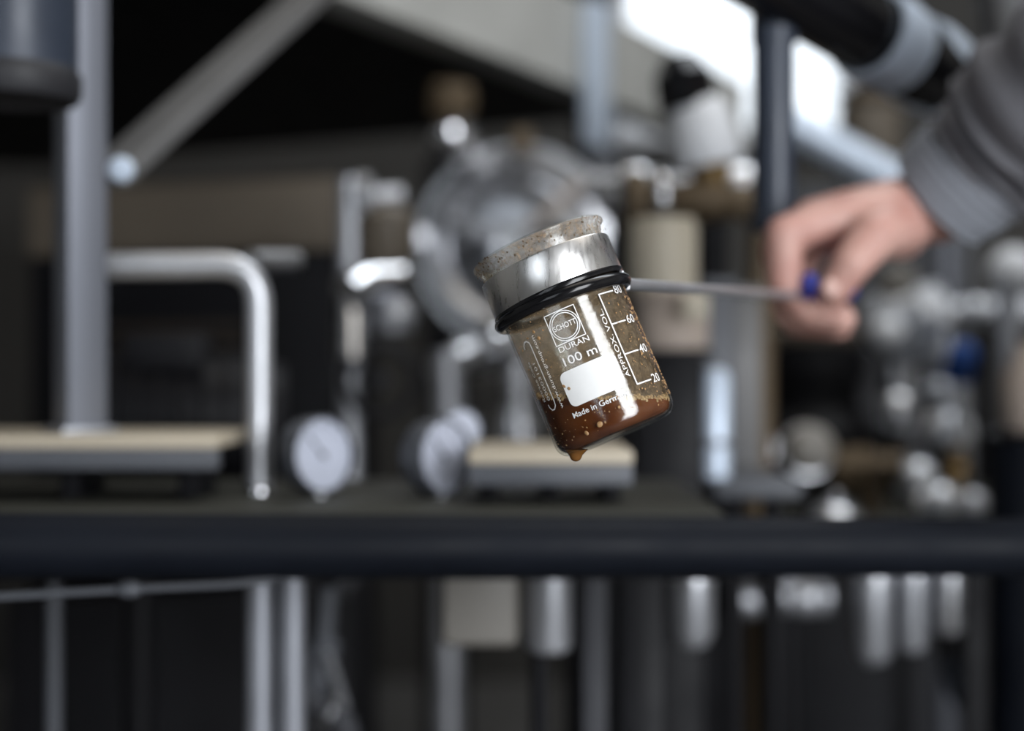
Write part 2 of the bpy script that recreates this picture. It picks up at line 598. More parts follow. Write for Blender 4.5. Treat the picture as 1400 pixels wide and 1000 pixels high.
# channel beam: web and two flanges
web_h = 0.15
roll = Matrix.Rotation(math.atan2(bdir.y, bdir.x), 3, 'Z')
mid = (bA + bB) / 2
L = (bB - bA).length
part('edge_beam', MB().box(mid + Vector((0, 0, web_h / 2)), (L, 0.008, web_h), roll)
     .box(mid + nrm_b * 0.03 + Vector((0, 0, 0.006)), (L, 0.07, 0.012), roll, 0.002)
     .box(mid + nrm_b * 0.03 + Vector((0, 0, web_h - 0.006)), (L, 0.07, 0.012), roll, 0.002), 'grey_paint', plat)
pl = MB()
q0, q1 = bA + nrm_b * 0.065, bB + nrm_b * 0.065
far = [(q0.x, q0.y), (q1.x, q1.y), (q1.x - 1.8, q1.y + 0.9), (-2.6, 3.6), (-2.6, 1.2), (-1.2, 1.0)]
pl.prism(far, CAM_H + HB + 0.10, CAM_H + HB + 0.15)
part('floor_plate', pl, 'black_paint', plat)
for k, (x, y) in enumerate(((-2.5, 1.3), (-2.5, 3.4), (-0.2, 3.9))):
    part('leg', MB().box((x, y, (CAM_H + HB + 0.1) / 2), (0.08, 0.08, CAM_H + HB + 0.1), bevel=0.005), 'black_paint', plat)
sp = P(815, 150, 2.52)
part('leg', MB().box((sp.x, sp.y, (CAM_H + HB) / 2), (0.056, 0.056, CAM_H + HB), Matrix.Rotation(R(28), 3, 'Z'), 0.004), 'rail_grey', plat)
hg = P(815, 0, 2.39)
zh0, zh1 = P(0, 200, 2.39).z, CAM_H + HB + 0.148
part('hanger', MB().box((hg.x, hg.y, (zh0 + zh1) / 2), (0.056, 0.03, zh1 - zh0), roll, 0.004), 'silver_tape', plat)
# ------------------------------------------------------------------ upper corner: black hanging pipe end
c = P(18, 0, 0.80)
hz = P(0, 139, 0.80).z
hp = thing('insulated_pipe', 'thick black pipe end hanging down in front of the aluminium post', 'pipe', (c.x, c.y, hz))
rr = S(86, 0.80)
part('pipe_body', MB().cyl((c.x, c.y, hz + 0.012), (c.x, c.y, ZC + 0.02), rr, seg=48), 'navy', hp)
part('end_collar', MB().lathe([(rr * 0.7, 0.004), (rr * 0.98, 0), (rr * 1.05, 0.004), (rr * 1.06, 0.014), (rr * 1.0, 0.018), (rr * 0.7, 0.016)], (c.x, c.y, hz), seg=48, closed=True), 'black_matt', hp)
part('end_cap', MB().cyl((c.x, c.y, hz + 0.004), (c.x, c.y, hz + 0.012), rr * 0.9, seg=40), 'black_matt', hp)

# ------------------------------------------------------------------ skid deck with its ledge, tubes, gauges
DZ = CAM_H - 0.083
dk = thing('skid_deck', 'black steel skid deck plate carrying the two dials and the bent tube', 'deck', (-0.25, 0.9, 0))
part('deck_plate', MB().box((-0.26, 0.92, DZ - 0.005), (0.76, 0.24, 0.01), bevel=0.002), 'deck', dk)
fl = MB()
fl.box((-0.26, 0.805, DZ - 0.024), (0.76, 0.006, 0.028), bevel=0.001)
fl.box((-0.26, 1.035, DZ - 0.024), (0.76, 0.006, 0.028), bevel=0.001)
part('edge_flange', fl, 'black_paint', dk)
for px, d in ((355, 0.83), (399, 0.83)):
    x = P(px, 0, d).x
    part('leg', MB().cyl((x, d, 0.0), (x, d, DZ - 0.01), S(19, d), seg=24), 'leg_steel', dk)
for x, d in ((-0.60, 0.83), (-0.60, 1.0), (0.09, 1.0)):
    part('leg', MB().box((x, d, (DZ - 0.01) / 2), (0.03, 0.03, DZ - 0.01), bevel=0.002), 'black_paint', dk)
part('leg', MB().box((P(812, 0, 0.98).x, 0.98, (DZ - 0.01) / 2), (S(33, 0.98), 0.018, DZ - 0.01), bevel=0.002), 'dim_grey', dk)
# wooden ledge on a steel rail, two lengths
lz = CAM_H - 0.0425
for (pa, pb, ya, yb, nm, dz) in ((-140, 297, 0.86, 0.965, 'pale wooden ledge board on a grey rail under the aluminium post', 0.0),
                                 (640, 866, 0.84, 0.955, 'short pale ledge board beneath the dripping beaker', -0.008)):
    xa, xb = P(pa, 0, ya).x, P(pb, 0, ya).x
    lg = thing('ledge_board', nm, 'board', ((xa + xb) / 2, (ya + yb) / 2, DZ), 'ledge boards on the skid deck')
    part('board', MB().box(((xa + xb) / 2, (ya + yb) / 2, lz + dz - 0.004), (xb - xa, yb - ya, 0.008), bevel=0.0015), 'wood', lg)
    part('rail', MB().box(((xa + xb) / 2, ya + 0.006, lz + dz - 0.0145), (xb - xa, 0.012, 0.013), bevel=0.0015), 'rail_grey', lg)
    for t in (0.12, 0.5, 0.88):
        x = xa + (xb - xa) * t
        part('foot', MB().box((x, (ya + yb) / 2, (DZ + lz + dz - 0.008) / 2), (0.012, 0.06, lz + dz - 0.008 - DZ), bevel=0.001), 'black_paint', lg)

# aluminium post with diagonal brace
pc = P(110, 0, 0.90)
post = thing('aluminium_post', 'square aluminium post with a diagonal brace rising from its side', 'post', (pc.x, pc.y, lz))
side = 0.0255
prot = Matrix.Rotation(R(38), 3, 'Z')
part('upright', MB().box((pc.x, pc.y, (lz + ZC + 0.02) / 2 + 0.001), (side, side, ZC + 0.02 - lz), prot, 0.0012), 'alu', post)
part('foot_plate', MB().box((pc.x, pc.y, lz + 0.002), (0.036, 0.036, 0.004), prot, 0.001), 'galv', post)
b0, b1 = P(140, 248, 0.925), P(520, -92, 1.25)
part('brace', MB().bar(b0, b1, 0.036, 0.012, R(0), 0.0015), 'brace', post)
part('tie_tube', MB().box((b1.x, b1.y, (b1.z + ZC) / 2), (0.025, 0.025, ZC + 0.04 - b1.z), None, 0.0012), 'alu', post)
bn = P(168, 232, 0.915)
part('bolt', MB().lathe([(0, 0), (0.0075, 0), (0.0085, -0.002), (0.0085, -0.006), (0.006, -0.008), (0, -0.008)], bn, (0, 1, 0.1), 12), 'silver_tape', post)

# bent stainless tube standing on the deck
d = 0.93
t0, t1, t2 = P(354, 0, d), P(354, 362, d), P(150, 364, 0.92)
bt = thing('bent_tube', 'polished steel tube bent square from the aluminium post down to the deck', 'tube', (t0.x, d, DZ))
part('tube', MB().tube([(t0.x, d, DZ + 0.001), (t1.x, d, t1.z), t2], S(18, d), 0.028, 28), 'tube_steel', bt)
part('base_collar', MB().lathe([(S(18, d), 0.0), (S(21, d), 0.0), (S(21, d), 0.003), (S(18, d), 0.005)], (t0.x, d, DZ), seg=28, closed=True), 'chrome', bt)
part('side_stub', MB().tube([P(345, 357, 0.95), P(404, 357, 0.99)], S(15, 0.97), 0, 24), 'steel', bt)

# pressure gauges
def gauge(name, label, center, facing, r, stem_to, group='pressure dials on the deck', needle=R(130)):
    f = Vector(facing).normalized()
    g = thing(name, label, 'gauge', (center.x, center.y, stem_to), group)
    part('case', MB().lathe([(0, -0.018), (r * 0.8, -0.018), (r * 0.98, -0.012), (r * 1.0, 0.004), (r * 0.96, 0.006), (r * 0.93, 0.006), (r * 0.93, 0.0), (0, 0.0)], center, f, 40), 'rail_grey', g)
    dl = part('dial', MB().cyl(center + f * 0.0005, center + f * 0.0025, r * 0.925, seg=40), 'dial', g)
    q = Vector((0, 0, 1)).rotation_difference(f)
    up = Vector((0, 0, 1)) - f * f.z
    up.normalize()
    sx = up.cross(f)
    nd = MB()
    for k in range(11):
        a = R(225 - 27 * k)
        dirv = sx * math.cos(a) + up * math.sin(a)
        nd.bar(center + f * 0.0028 + dirv * r * 0.72, center + f * 0.0028 + dirv * r * 0.84, r * 0.035, 0.0004)
    part('scale_marks', nd, 'dark_ink', dl)
    dv = sx * math.cos(needle) + up * math.sin(needle)
    part('needle', MB().bar(center + f * 0.0034 - dv * r * 0.15, center + f * 0.0034 + dv * r * 0.66, r * 0.05, 0.0005).cyl(center + f * 0.0026, center + f * 0.0045, r * 0.07, seg=14), 'dark_ink', dl)
    part('stem', MB().cyl((center.x, center.y, stem_to), (center.x, center.y, center.z - r * 0.9), r * 0.2, seg=18), 'steel', g)
    return g


gauge('pressure_gauge', 'round white pressure dial beside the foot of the bent tube', P(437, 622, 0.90), (1.0, -1, 0.1), S(53, 0.90), DZ)
gauge('pressure_gauge', 'round white pressure dial in front of a smaller one', P(603, 625, 0.90), (1.15, -1, 0.1), S(53, 0.90), DZ)
gauge('pressure_gauge', 'small white pressure dial half hidden behind a larger dial', P(630, 588, 0.98), (0.3, -1, 0.15), S(29, 0.98), DZ)

# black bar along the front of the skid
b0, b1 = P(-260, 746, 0.70), P(1800, 749, 0.85)
BARM = 'bar_black'
br = thing('guard_bar', 'thick blue-black guard bar running across below the beaker', 'bar', (-0.3, 0.76, 0))
part('bar', MB().tube([b0, b1], 0.0165, 0, 36), 'bar_black', br)
for t in (0.02, 0.985):
    p = b0.lerp(b1, t)
    part('post', MB().cyl((p.x, p.y, 0), (p.x, p.y, p.z - 0.005), 0.014, seg=24), 'bar_black', br)
p = b0.lerp(b1, 0.34)
# thin wire slung under the bar with a clip
w0, w1, w2 = P(-60, 820, 0.73), P(176, 806, 0.74), P(345, 798, 0.752)
wr = thing('sling_wire', 'thin blue-grey wire with a shiny clip slung under the guard bar', 'wire', w1)
part('wire', MB().tube([w0, w1, w2, P(420, 780, 0.765)], 0.0020, 0.02, 10), 'rail_grey', wr)
part('clip', MB().ball(w1, 0.005, (1.5, 1, 0.9)), 'rail_grey', wr)

# ------------------------------------------------------------------ shapes below the bar
def hung_jar(name, label, px0, px1, py1, d, m, top, capm='steel', group=None, rnd=0.35, cat='filter'):
    """A round housing hanging by a stub from the plate above it."""
    x = P((px0 + px1) / 2, 0, d).x
    r = S((px1 - px0) / 2, d)
    zb = P(0, py1, d).z
    g = thing(name, label, cat, (x, d, zb), group)
    h = top - zb - 0.0006
    part('bowl', MB().lathe([(0, 0), (r * (1 - rnd), 0), (r * (1 - rnd * .3), r * rnd * .35), (r, r * rnd), (r, h * 0.7), (0, h * 0.7)], (x, d, zb), seg=32), m, g)
    part('head', MB().lathe([(0, h * 0.7), (r * 1.06, h * 0.7), (r * 1.06, h * 0.8), (r * 0.5, h * 0.86), (r * 0.4, h), (0, h)], (x, d, zb), seg=32), capm, g)
    return g


TD = DZ - 0.01
# box hung under the deck
jb = thing('junction_box', 'beige plastic junction box mounted under the skid deck', 'box', (P(655, 0, 0.95).x, 0.95, P(0, 880, 0.95).z))
bx0, bx1 = P(603, 0, 0.95).x, P(708, 0, 0.95).x
zb = P(0, 878, 0.95).z
part('box_body', MB().box(((bx0 + bx1) / 2, 0.955, (zb + TD - 0.012) / 2), (bx1 - bx0, 0.05, TD - 0.012 - zb), bevel=0.006, seg=3), 'beige_plastic', jb)
part('lid', MB().box(((bx0 + bx1) / 2, 0.928, (zb + TD - 0.012) / 2), (bx1 - bx0 - 0.006, 0.006, TD - 0.02 - zb), bevel=0.002), 'beige_plastic', jb)
part('bracket', MB().box(((bx0 + bx1) / 2, 0.97, TD - 0.0068), (0.03, 0.03, 0.0124)), 'galv', jb)
for sx in (0.12, 0.88):
    part('screw', MB().cyl((bx0 + (bx1 - bx0) * sx, 0.925, TD - 0.03), (bx0 + (bx1 - bx0) * sx, 0.9225, TD - 0.03), 0.003, seg=12), 'steel', jb)
hung_jar('filter_housing', 'blue-grey round filter housing hanging beside the junction box', 718, 782, 892, 0.95, 'galv', TD)
# thin drain tube under the housing
dt = MB().tube([(P(738, 0, 0.96).x, 0.97, 0.0), (P(738, 0, 0.96).x, 0.97, P(0, 880, 0.96).z)], S(13, 0.96), 0, 16)
tag(part('drain_tube', dt, 'black_paint'), 'thin dark drain tube below the round filter housing', 'tube')
# small fitting by the chrome legs
vf = P(440, 905, 1.05)
va = thing('drain_valve', 'small steel drain valve behind the two chrome legs', 'valve', vf)
part('valve_body', MB().lathe([(0, -0.022), (0.007, -0.022), (0.010, -0.012), (0.008, 0), (0.012, 0.004), (0.012, 0.014), (0.007, 0.02), (0.007, 0.06), (0, 0.06)], vf, (0.1, 0, 1), 20), 'rail_grey', va)
part('lever', MB().bar(vf + Vector((0.006, -0.012, 0.01)), vf + Vector((0.02, -0.02, -0.03)), 0.006, 0.003), 'galv', va)
part('supply_tube', MB().tube([vf + Vector((0.006, 0, 0.055)), (vf.x + 0.006, 1.02, TD - 0.02)], 0.006, 0, 14), 'black_paint', va)
v2 = P(475, 985, 1.05)
vb = thing('tube_elbow', 'small steel elbow low down behind the chrome legs', 'elbow', v2)
part('elbow', MB().tube([v2 + Vector((0, 0, -0.6)), v2, v2 + Vector((-0.035, 0.0, 0.02)), v2 + Vector((-0.035, 0, 0.05))], 0.009, 0.015, 16), 'dim_grey', vb)
part('clamp', MB().torus(v2 + Vector((-0.012, 0, 0.007)), (-0.8, 0, 0.5), 0.011, 0.003, 24, 8), 'steel', vb)
# dim stanchions low on the far side
for px, w, d, m, lb in ((74, 20, 1.0, 'rail_grey', 'slim grey stanchion under the wire beyond the guard bar'), (190, 46, 1.12, 'black_paint', 'dark broad stanchion standing behind the wire clip')):
    x = P(px, 0, d).x
    st = thing('stanchion', lb, 'post', (x, d, 0))
    part('upright', MB().cyl((x, d, 0.008), (x, d, DZ - 0.07), S(w / 2, d), seg=20), m, st)
    part('base_plate', MB().box((x, d, 0.004), (0.07, 0.07, 0.008), bevel=0.002), m, st)

# ------------------------------------------------------------------ back of the hall: tan tank, dark cabinet, small valve tree
tk = thing('equipment_cabinet', 'dark equipment cabinet with a tan upper panel in the shade under the platform', 'cabinet', (-0.5, 1.9, 0))
ta, tb_ = P(40, 262, 1.98), P(474, 258, 1.86)
zt = ta.z
dirx = Vector((tb_.x - ta.x, tb_.y - ta.y, 0)).normalized()
nn = Vector((-dirx.y, dirx.x, 0))
cm = (ta + tb_) / 2
rz = Matrix.Rotation(math.atan2(dirx.y, dirx.x), 3, 'Z')
wid = (Vector((tb_.x, tb_.y, 0)) - Vector((ta.x, ta.y, 0))).length
part('body', MB().box((cm.x + nn.x * 0.06, cm.y + nn.y * 0.06, 0.06 + (zt + 0.01 - 0.06) / 2), (wid, 0.12, zt + 0.01 - 0.06), rz, 0.006), 'black_paint', tk)
zp = P(0, 345, 1.9).z
part('upper_panel', MB().box((cm.x - nn.x * 0.006, cm.y - nn.y * 0.006, (zp + zt + 0.004) / 2), (wid - 0.01, 0.012, zt + 0.004 - zp), rz, 0.003), 'tan', tk)
part('plinth', MB().box((cm.x + nn.x * 0.06, cm.y + nn.y * 0.06, 0.03), (wid - 0.04, 0.1, 0.06), rz), 'black_paint', tk)
pm = P(240, 470, 1.90)
part('louvre_panel', MB().box((pm.x, pm.y, CAM_H + 0.0), (0.24, 0.012, 0.14), rz, 0.003), 'black_paint', tk)
for k in range(6):
    part('louvre', MB().box((pm.x, pm.y - 0.008, CAM_H + 0.05 - 0.02 * k), (0.20, 0.006, 0.008), rz @ Matrix.Rotation(R(30), 3, 'X'), 0.001), 'brown', tk)
dc = thing('dark_pump_housing', 'black pump housing squatting between the bent tube and the dials', 'pump', (P(250, 0, 1.3).x, 1.35, DZ - 0.11))
px_, d_ = 270, 1.32
cx_ = P(px_, 0, d_)
part('stand', MB().box((cx_.x, d_, (DZ - 0.12) / 2), (0.30, 0.16, DZ - 0.12), bevel=0.004), 'black_paint', dc)
part('motor', MB().lathe([(0, -0.12), (0.045, -0.12), (0.06, -0.1), (0.06, 0.06), (0.05, 0.08), (0, 0.08)], (cx_.x, d_, CAM_H - 0.05), (1, 0.15, 0), 36), 'black_paint', dc)
for k in range(7):
    part('cooling_fin', MB().lathe([(0.06, -0.002), (0.067, -0.002), (0.067, 0.002), (0.06, 0.002)], (cx_.x - 0.07 + 0.02 * k, d_ - 0.0105 + 0.003 * k, CAM_H - 0.05), (1, 0.15, 0), 36, closed=True), 'black_paint', dc)
part('foot', MB().box((cx_.x, d_, CAM_H - 0.155), (0.14, 0.09, 0.1), bevel=0.004), 'black_paint', dc)
part('terminal_box', MB().box((cx_.x - 0.02, d_ - 0.03, CAM_H + 0.012), (0.07, 0.05, 0.035), bevel=0.004), 'black_paint', dc)

# valve tree in the middle (steel tubes at 460-560)
vt = thing('valve_tree', 'steel valve tree with a side spout between the bent tube and the tank door', 'valve', (P(478, 0, 1.45).x, 1.45, 0))
d = 1.45
x = P(478, 0, d).x
part('riser', MB().tube([(x, d, 0.0), (x, d, P(0, 244, d).z)], S(16, d), 0, 24), 'galv', vt)
part('spout', MB().tube([P(478, 385, d - 0.02), P(478, 498, d - 0.06)], S(21, d), 0, 24), 'chrome', vt)
part('spout_elbow', MB().tube([P(545, 382, d - 0.01), P(500, 384, d - 0.03), P(478, 400, d - 0.05)], S(24, d), 0.01, 24), 'chrome', vt)
part('tee', MB().ball(P(520, 385, d - 0.005), S(30, d)).tube([P(520, 385, d), P(560, 372, d + 0.06)], S(18, d), 0, 20), 'chrome', vt)
part('upper_clamp', MB().lathe([(S(16, d), -0.01), (S(34, d), -0.006), (S(34, d), 0.006), (S(16, d), 0.01)], P(500, 272, d), (1, 0, 0.1), 28, closed=True).tube([P(478, 272, d), P(548, 268, d + 0.02)], S(14, d), 0, 18), 'galv', vt)
part('actuator', MB().lathe([(0, -0.03), (0.024, -0.03), (0.03, -0.022), (0.03, 0.02), (0.02, 0.03), (0, 0.03)], P(528, 322, d), (0, 0, 1), 28), 'tan', vt)
part('bonnet', MB().lathe([(0, -0.018), (0.02, -0.018), (0.026, 0.0), (0.018, 0.016), (0, 0.018)], P(536, 430, d), (0, 0, 1), 28), 'galv', vt)
part('hand_wheel', MB().torus(P(520, 520, d - 0.05), (0.2, -1, 0), 0.034, 0.005, 36, 10).cyl(P(520, 520, d - 0.04), P(520, 520, d - 0.06), 0.01, seg=16), 'black_paint', vt)
part('wheel_stem', MB().tube([P(520, 520, d - 0.03), P(500, 520, d)], 0.006, 0, 12), 'black_paint', vt)

# ------------------------------------------------------------------ round tank door (concentric steel rings)
dM = 2.05
mc = P(706, 335, dM)
f = Vector((-0.12, -1, 0.05)).normalized()
td = thing('tank_manway', 'round steel tank door with concentric rings right behind the beaker collar', 'tank door', (mc.x, mc.y + 0.3, 0))
RM = S(138, dM)
part('shell', MB().lathe([(0, -0.32), (RM * 0.7, -0.32), (RM * 0.95, -0.28), (RM * 0.98, -0.2), (RM * 0.98, -0.03), (0, -0.03)], mc, f, 64), 'brushed', td)
part('neck_flange', MB().lathe([(RM * 0.8, -0.03), (RM * 1.02, -0.03), (RM * 1.02, -0.008), (RM * 0.8, -0.008)], mc, f, 64, closed=True), 'brushed', td)
part('door_rim', MB().lathe([(RM * 0.70, 0.0), (RM * 0.93, -0.006), (RM * 0.96, 0.004), (RM * 0.93, 0.016), (RM * 0.78, 0.02), (RM * 0.70, 0.012)], mc, f, 64, closed=True), 'steel', td)
dd = part('door_dish', MB().lathe([(0, -0.02), (RM * 0.3, -0.016), (RM * 0.5, -0.004), (RM * 0.64, 0.016), (RM * 0.72, 0.008), (RM * 0.72, -0.01), (0, -0.03)], mc, f, 64), 'chrome', td)
part('hub', MB().lathe([(0, 0.06), (RM * 0.12, 0.06), (RM * 0.16, 0.05), (RM * 0.16, 0.02), (RM * 0.24, -0.005), (0, -0.012)], mc, f, 32), 'brushed', dd)
for k in range(3):
    a = R(35 + 120 * k)
    q = Vector((0, 0, 1)).rotation_difference(f)
    u = q @ Vector((math.cos(a), math.sin(a), 0))
    part('cross_bar', MB().bar(mc + f * 0.035 + u * RM * 0.1, mc + f * 0.02 + u * RM * 0.9, 0.022, 0.012, 0, 0.003), 'pink_card' if k == 0 else 'brushed', td)
q = Vector((0, 0, 1)).rotation_difference(f)
for k in range(4):
    a = R(80 + 90 * k)
    u = q @ Vector((math.cos(a), math.sin(a), 0))
    part('clamp_lug', MB().box(mc + f * 0.01 + u * RM * 1.0, (0.03, 0.04, 0.035), None, 0.004), 'gold_brown' if k == 0 else 'steel', td)
# swing bolt with knob at the upper side
kb = P(618, 192, dM - 0.05)
part('swing_bolt', MB().tube([P(650, 235, dM - 0.02), kb], 0.012, 0, 16), 'steel', td)
part('clamp_knob', MB().lathe([(0, -0.03), (0.026, -0.028), (0.034, -0.012), (0.034, 0.012), (0.022, 0.03), (0, 0.032)], kb, (-0.2, -0.6, 0.8), 28), 'chrome', td)
part('sight_cap', MB().lathe([(0, -0.02), (0.03, -0.02), (0.036, 0.0), (0.03, 0.025), (0, 0.03)], P(616, 140, dM), (0.1, -0.4, 1), 24), 'gold_brown', td)
part('cap_stem', MB().tube([P(616, 140, dM), P(640, 240, dM + 0.06)], 0.014, 0, 16), 'steel', td)
for s_ in (-1, 1):
    lx = mc.x + s_ * 0.1
    part('leg', MB().box((lx, mc.y + 0.08, (mc.z - RM * 0.85) / 2), (0.05, 0.05, mc.z - RM * 0.85), bevel=0.004), 'black_paint', td)
    part('leg', MB().box((lx, mc.y + 0.24, (mc.z - RM * 0.85) / 2), (0.05, 0.05, mc.z - RM * 0.85), bevel=0.004), 'black_paint', td)

# drain line under the tank door
dl_ = thing('tank_outlet', 'steel outlet pipe with a bright elbow under the tank door', 'pipe', (P(660, 0, 1.7).x, 1.7, 0))
part('outlet_pipe', MB().tube([P(610, 480, 1.62), P(612, 560, 1.62), (P(612, 0, 1.62).x, 1.62, 0.0)], S(22, 1.62), 0.02, 22), 'galv', dl_)
part('outlet_elbow', MB().tube([P(602, 512, 1.62), P(640, 480, 1.66), P(700, 478, 1.72)], S(22, 1.65), 0.03, 22), 'steel', dl_)
part('outlet_clamp', MB().lathe([(0.015, -0.008), (0.032, -0.005), (0.032, 0.005), (0.015, 0.008)], P(668, 477, 1.69), (1, 0.6, 0), 28, closed=True), 'chrome', dl_)
part('outlet_valve', MB().lathe([(0, -0.03), (0.024, -0.03), (0.03, 0), (0.024, 0.03), (0, 0.03)], P(706, 596, 1.72), (0, 0, 1), 24).tube([P(706, 480, 1.72), P(706, 600, 1.72)], S(17, 1.7), 0, 18), 'steel', dl_)
part('valve_lever', MB().bar(P(640, 548, 1.66), P(700, 540, 1.69), 0.012, 0.005, 0, 0.001), 'black_paint', dl_)

# ------------------------------------------------------------------ cream drum on a black column behind the rod
cd = thing('black_column', 'broad black column standing under the cream drum', 'column', (P(912, 0, 1.25).x, 1.25, 0))
xc = P(912, 0, 1.25)
ct = P(0, 478, 1.25).z
part('column', MB().box((xc.x, 1.25, ct / 2 + 0.004), (S(92, 1.25), 0.06, ct - 0.008), bevel=0.005), 'black_paint', cd)
part('top_plate', MB().box((xc.x, 1.25, ct - 0.004), (S(112, 1.25), 0.075, 0.008), bevel=0.002), 'black_paint', cd)
part('base_plate', MB().box((xc.x, 1.25, 0.006), (0.14, 0.14, 0.012), bevel=0.002), 'black_paint', cd)
dr = thing('cream_drum', 'cream enamelled round drum standing on the black column', 'drum', (xc.x, 1.25, ct))
rd = S(50, 1.25)
hd = P(0, 300, 1.25).z - ct
part('drum_body', MB().lathe([(0, 0.0), (rd * .96, 0.0), (rd, 0.004), (rd, hd * 0.4), (rd * 0.97, hd * 0.42)], (xc.x + 0.004, 1.25, ct), seg=40).lathe([(0, 0), (rd * .96, 0), (rd * .96, hd * 0.42), (0, hd * .42)], (xc.x + .004, 1.25, ct), seg=40), 'pink_card', dr)
part('drum_top', MB().lathe([(0, hd * 0.42), (rd * 0.9, hd * 0.42), (rd * 0.94, hd * 0.46), (rd * 0.94, hd * 0.93), (rd * 0.85, hd), (0, hd)], (xc.x - 0.004, 1.25, ct), seg=40), 'cream', dr)
part('hoop', MB().torus((xc.x, 1.25, ct + hd * 0.42), (0, 0, 1), rd * 0.97, 0.003, 40, 8), 'pink_card', dr)
part('side_box', MB().box(P(950, 420, 1.20), (0.022, 0.02, 0.022), None, 0.003), 'cream', dr)

# control valve: black octagonal cap, white actuator, brassy body
dv = 1.42
cv = thing('control_valve', 'white diaphragm valve actuator with a black octagonal cap before the window', 'valve', (P(960, 0, dv).x, dv, 0))
ax = (P(936, 70, dv) - P(975, 260, dv)).normalized()
pb = P(970, 228, dv)
rw = S(46, dv)
part('actuator', MB().lathe([(0, 0), (rw * 0.95, 0), (rw * 1.02, 0.006), (rw * 1.0, 0.03), (rw * 0.85, 0.062), (rw * 0.6, 0.07), (0, 0.07)], pb, ax, 36), 'white', cv)
part('cap', MB().lathe([(0, 0), (S(40, dv), 0.0), (S(42, dv), 0.006), (S(40, dv), 0.036), (S(24, dv), 0.055), (0, 0.055)], P(943, 150, dv), ax, 8), 'black', cv, sharp=20)
part('yoke', MB().lathe([(0, -0.04), (0.012, -0.04), (0.016, -0.02), (0.024, 0.0), (0, 0.0)], pb, ax, 24), 'brass', cv)
vb_ = P(955, 275, dv)
part('valve_body', MB().ball(vb_, S(42, dv), (1.5, 1, 0.7)).lathe([(0, -0.075), (0.026, -0.075), (0.03, -0.07), (0.03, -0.058), (0.018, -0.05), (0.018, 0.05), (0.03, 0.058), (0.03, 0.07), (0.026, 0.075), (0, 0.075)], vb_, (1, 0.1, 0), 28), 'gold_brown', cv)
part('inlet_pipe', MB().tube([P(830, 272, dv + 0.05), P(905, 270, dv)], S(26, dv), 0, 24), 'steel', cv)
part('inlet_clamp', MB().torus(P(900, 270, dv - 0.01), (1, 0.1, 0), S(30, dv), 0.008, 32, 10), 'chrome', cv)
part('outlet_pipe', MB().tube([P(1000, 280, dv), P(1040, 285, dv + 0.04), (P(1040, 0, dv).x, dv + 0.055, 0.0)], S(20, dv), 0.03, 20), 'gold_brown', cv)
part('support', MB().tube([P(975, 300, dv + 0.02), (P(975, 0, dv).x, dv + 0.06, 0.0)], S(22, dv), 0, 20), 'black_paint', cv)
ln = thing('cross_pipe', 'dull horizontal steel pipe run crossing just above the cream drum', 'pipe', (P(880, 0, 1.55).x, 1.55, 0))
part('run', MB().tube([P(800, 255, 1.62), P(1060, 262, 1.58)], S(20, 1.6), 0, 20), 'galv', ln)
part('hanger', MB().tube([P(850, 256, 1.63), (P(850, 0, 1.62).x, 1.63, 0.0)], 0.014, 0, 14), 'black_paint', ln)
for px in (868, 1010):
    part('coupling', MB().lathe([(0.017, -0.012), (0.028, -0.012), (0.03, 0), (0.028, 0.012), (0.017, 0.012)], P(px, 258, 1.595), (1, -0.05, 0), 28, closed=True), 'steel', ln)

# ------------------------------------------------------------------ dark blue pole with the black tee pipe and silver clamps
dp = 0.98
xp = P(1058, 0, dp)
zpe = P(0, 318, dp).z
po = thing('drop_pipe', 'dark blue upright drop pipe dividing the bright window in two', 'pipe', (xp.x, dp, zpe))
zt = P(0, 20, dp).z
part('upright', MB().cyl((xp.x, dp, zpe + 0.012), (xp.x, dp, zt), S(28, dp), seg=32), 'navy', po)
part('end_flange', MB().cyl((xp.x, dp, zpe), (xp.x, dp, zpe + 0.012), S(32, dp), seg=32, edge=0.002), 'navy', po)
bp_ = thing('black_hose', 'fat black insulated hose joined to the drop pipe with two silver hose clamps', 'hose', (xp.x, dp, zt))
h0, h1 = P(984, -80, 0.92), P(1192, 48, 1.04)
hd_ = (h1 - h0).normalized()
part('hose', MB().tube([Vector((h0.x - hd_.x * 0.16, h0.y - hd_.y * 0.16, ZC + 0.02)), h0 - hd_ * 0.16, h1, h1 + hd_ * 0.09], S(60, 0.97), 0.09, 36), 'black', bp_)
c1, c2 = P(1206, 56, 1.045), P(1264, 90, 1.10)
for cc, rr_ in ((c1, 61), (c2, 61)):
    part('hose_clamp', MB().lathe([(S(rr_, 1.08) * .9, -0.0205), (S(rr_, 1.08), -0.020), (S(rr_, 1.08) * 1.05, 0), (S(rr_, 1.08), 0.020), (S(rr_, 1.08) * .9, 0.0205)], cc, hd_, 40, closed=True), 'silver_tape', bp_)
part('saddle', MB().cyl((xp.x, dp, zt - 0.02), (xp.x, dp, zt + 0.015), S(31, dp), seg=28), 'navy', bp_)
part('hose_tail', MB().tube([h1 + hd_ * 0.03, c2 + hd_ * 0.02, c2 + hd_ * 0.15 + Vector((0, 0, 0.03)), c2 + Vector((0.2, 0.45, 0.3)), Vector((c2.x + 0.25, c2.y + 0.5, ZC + 0.02))], S(50, 1.08), 0.12, 32), 'black_matt', bp_)

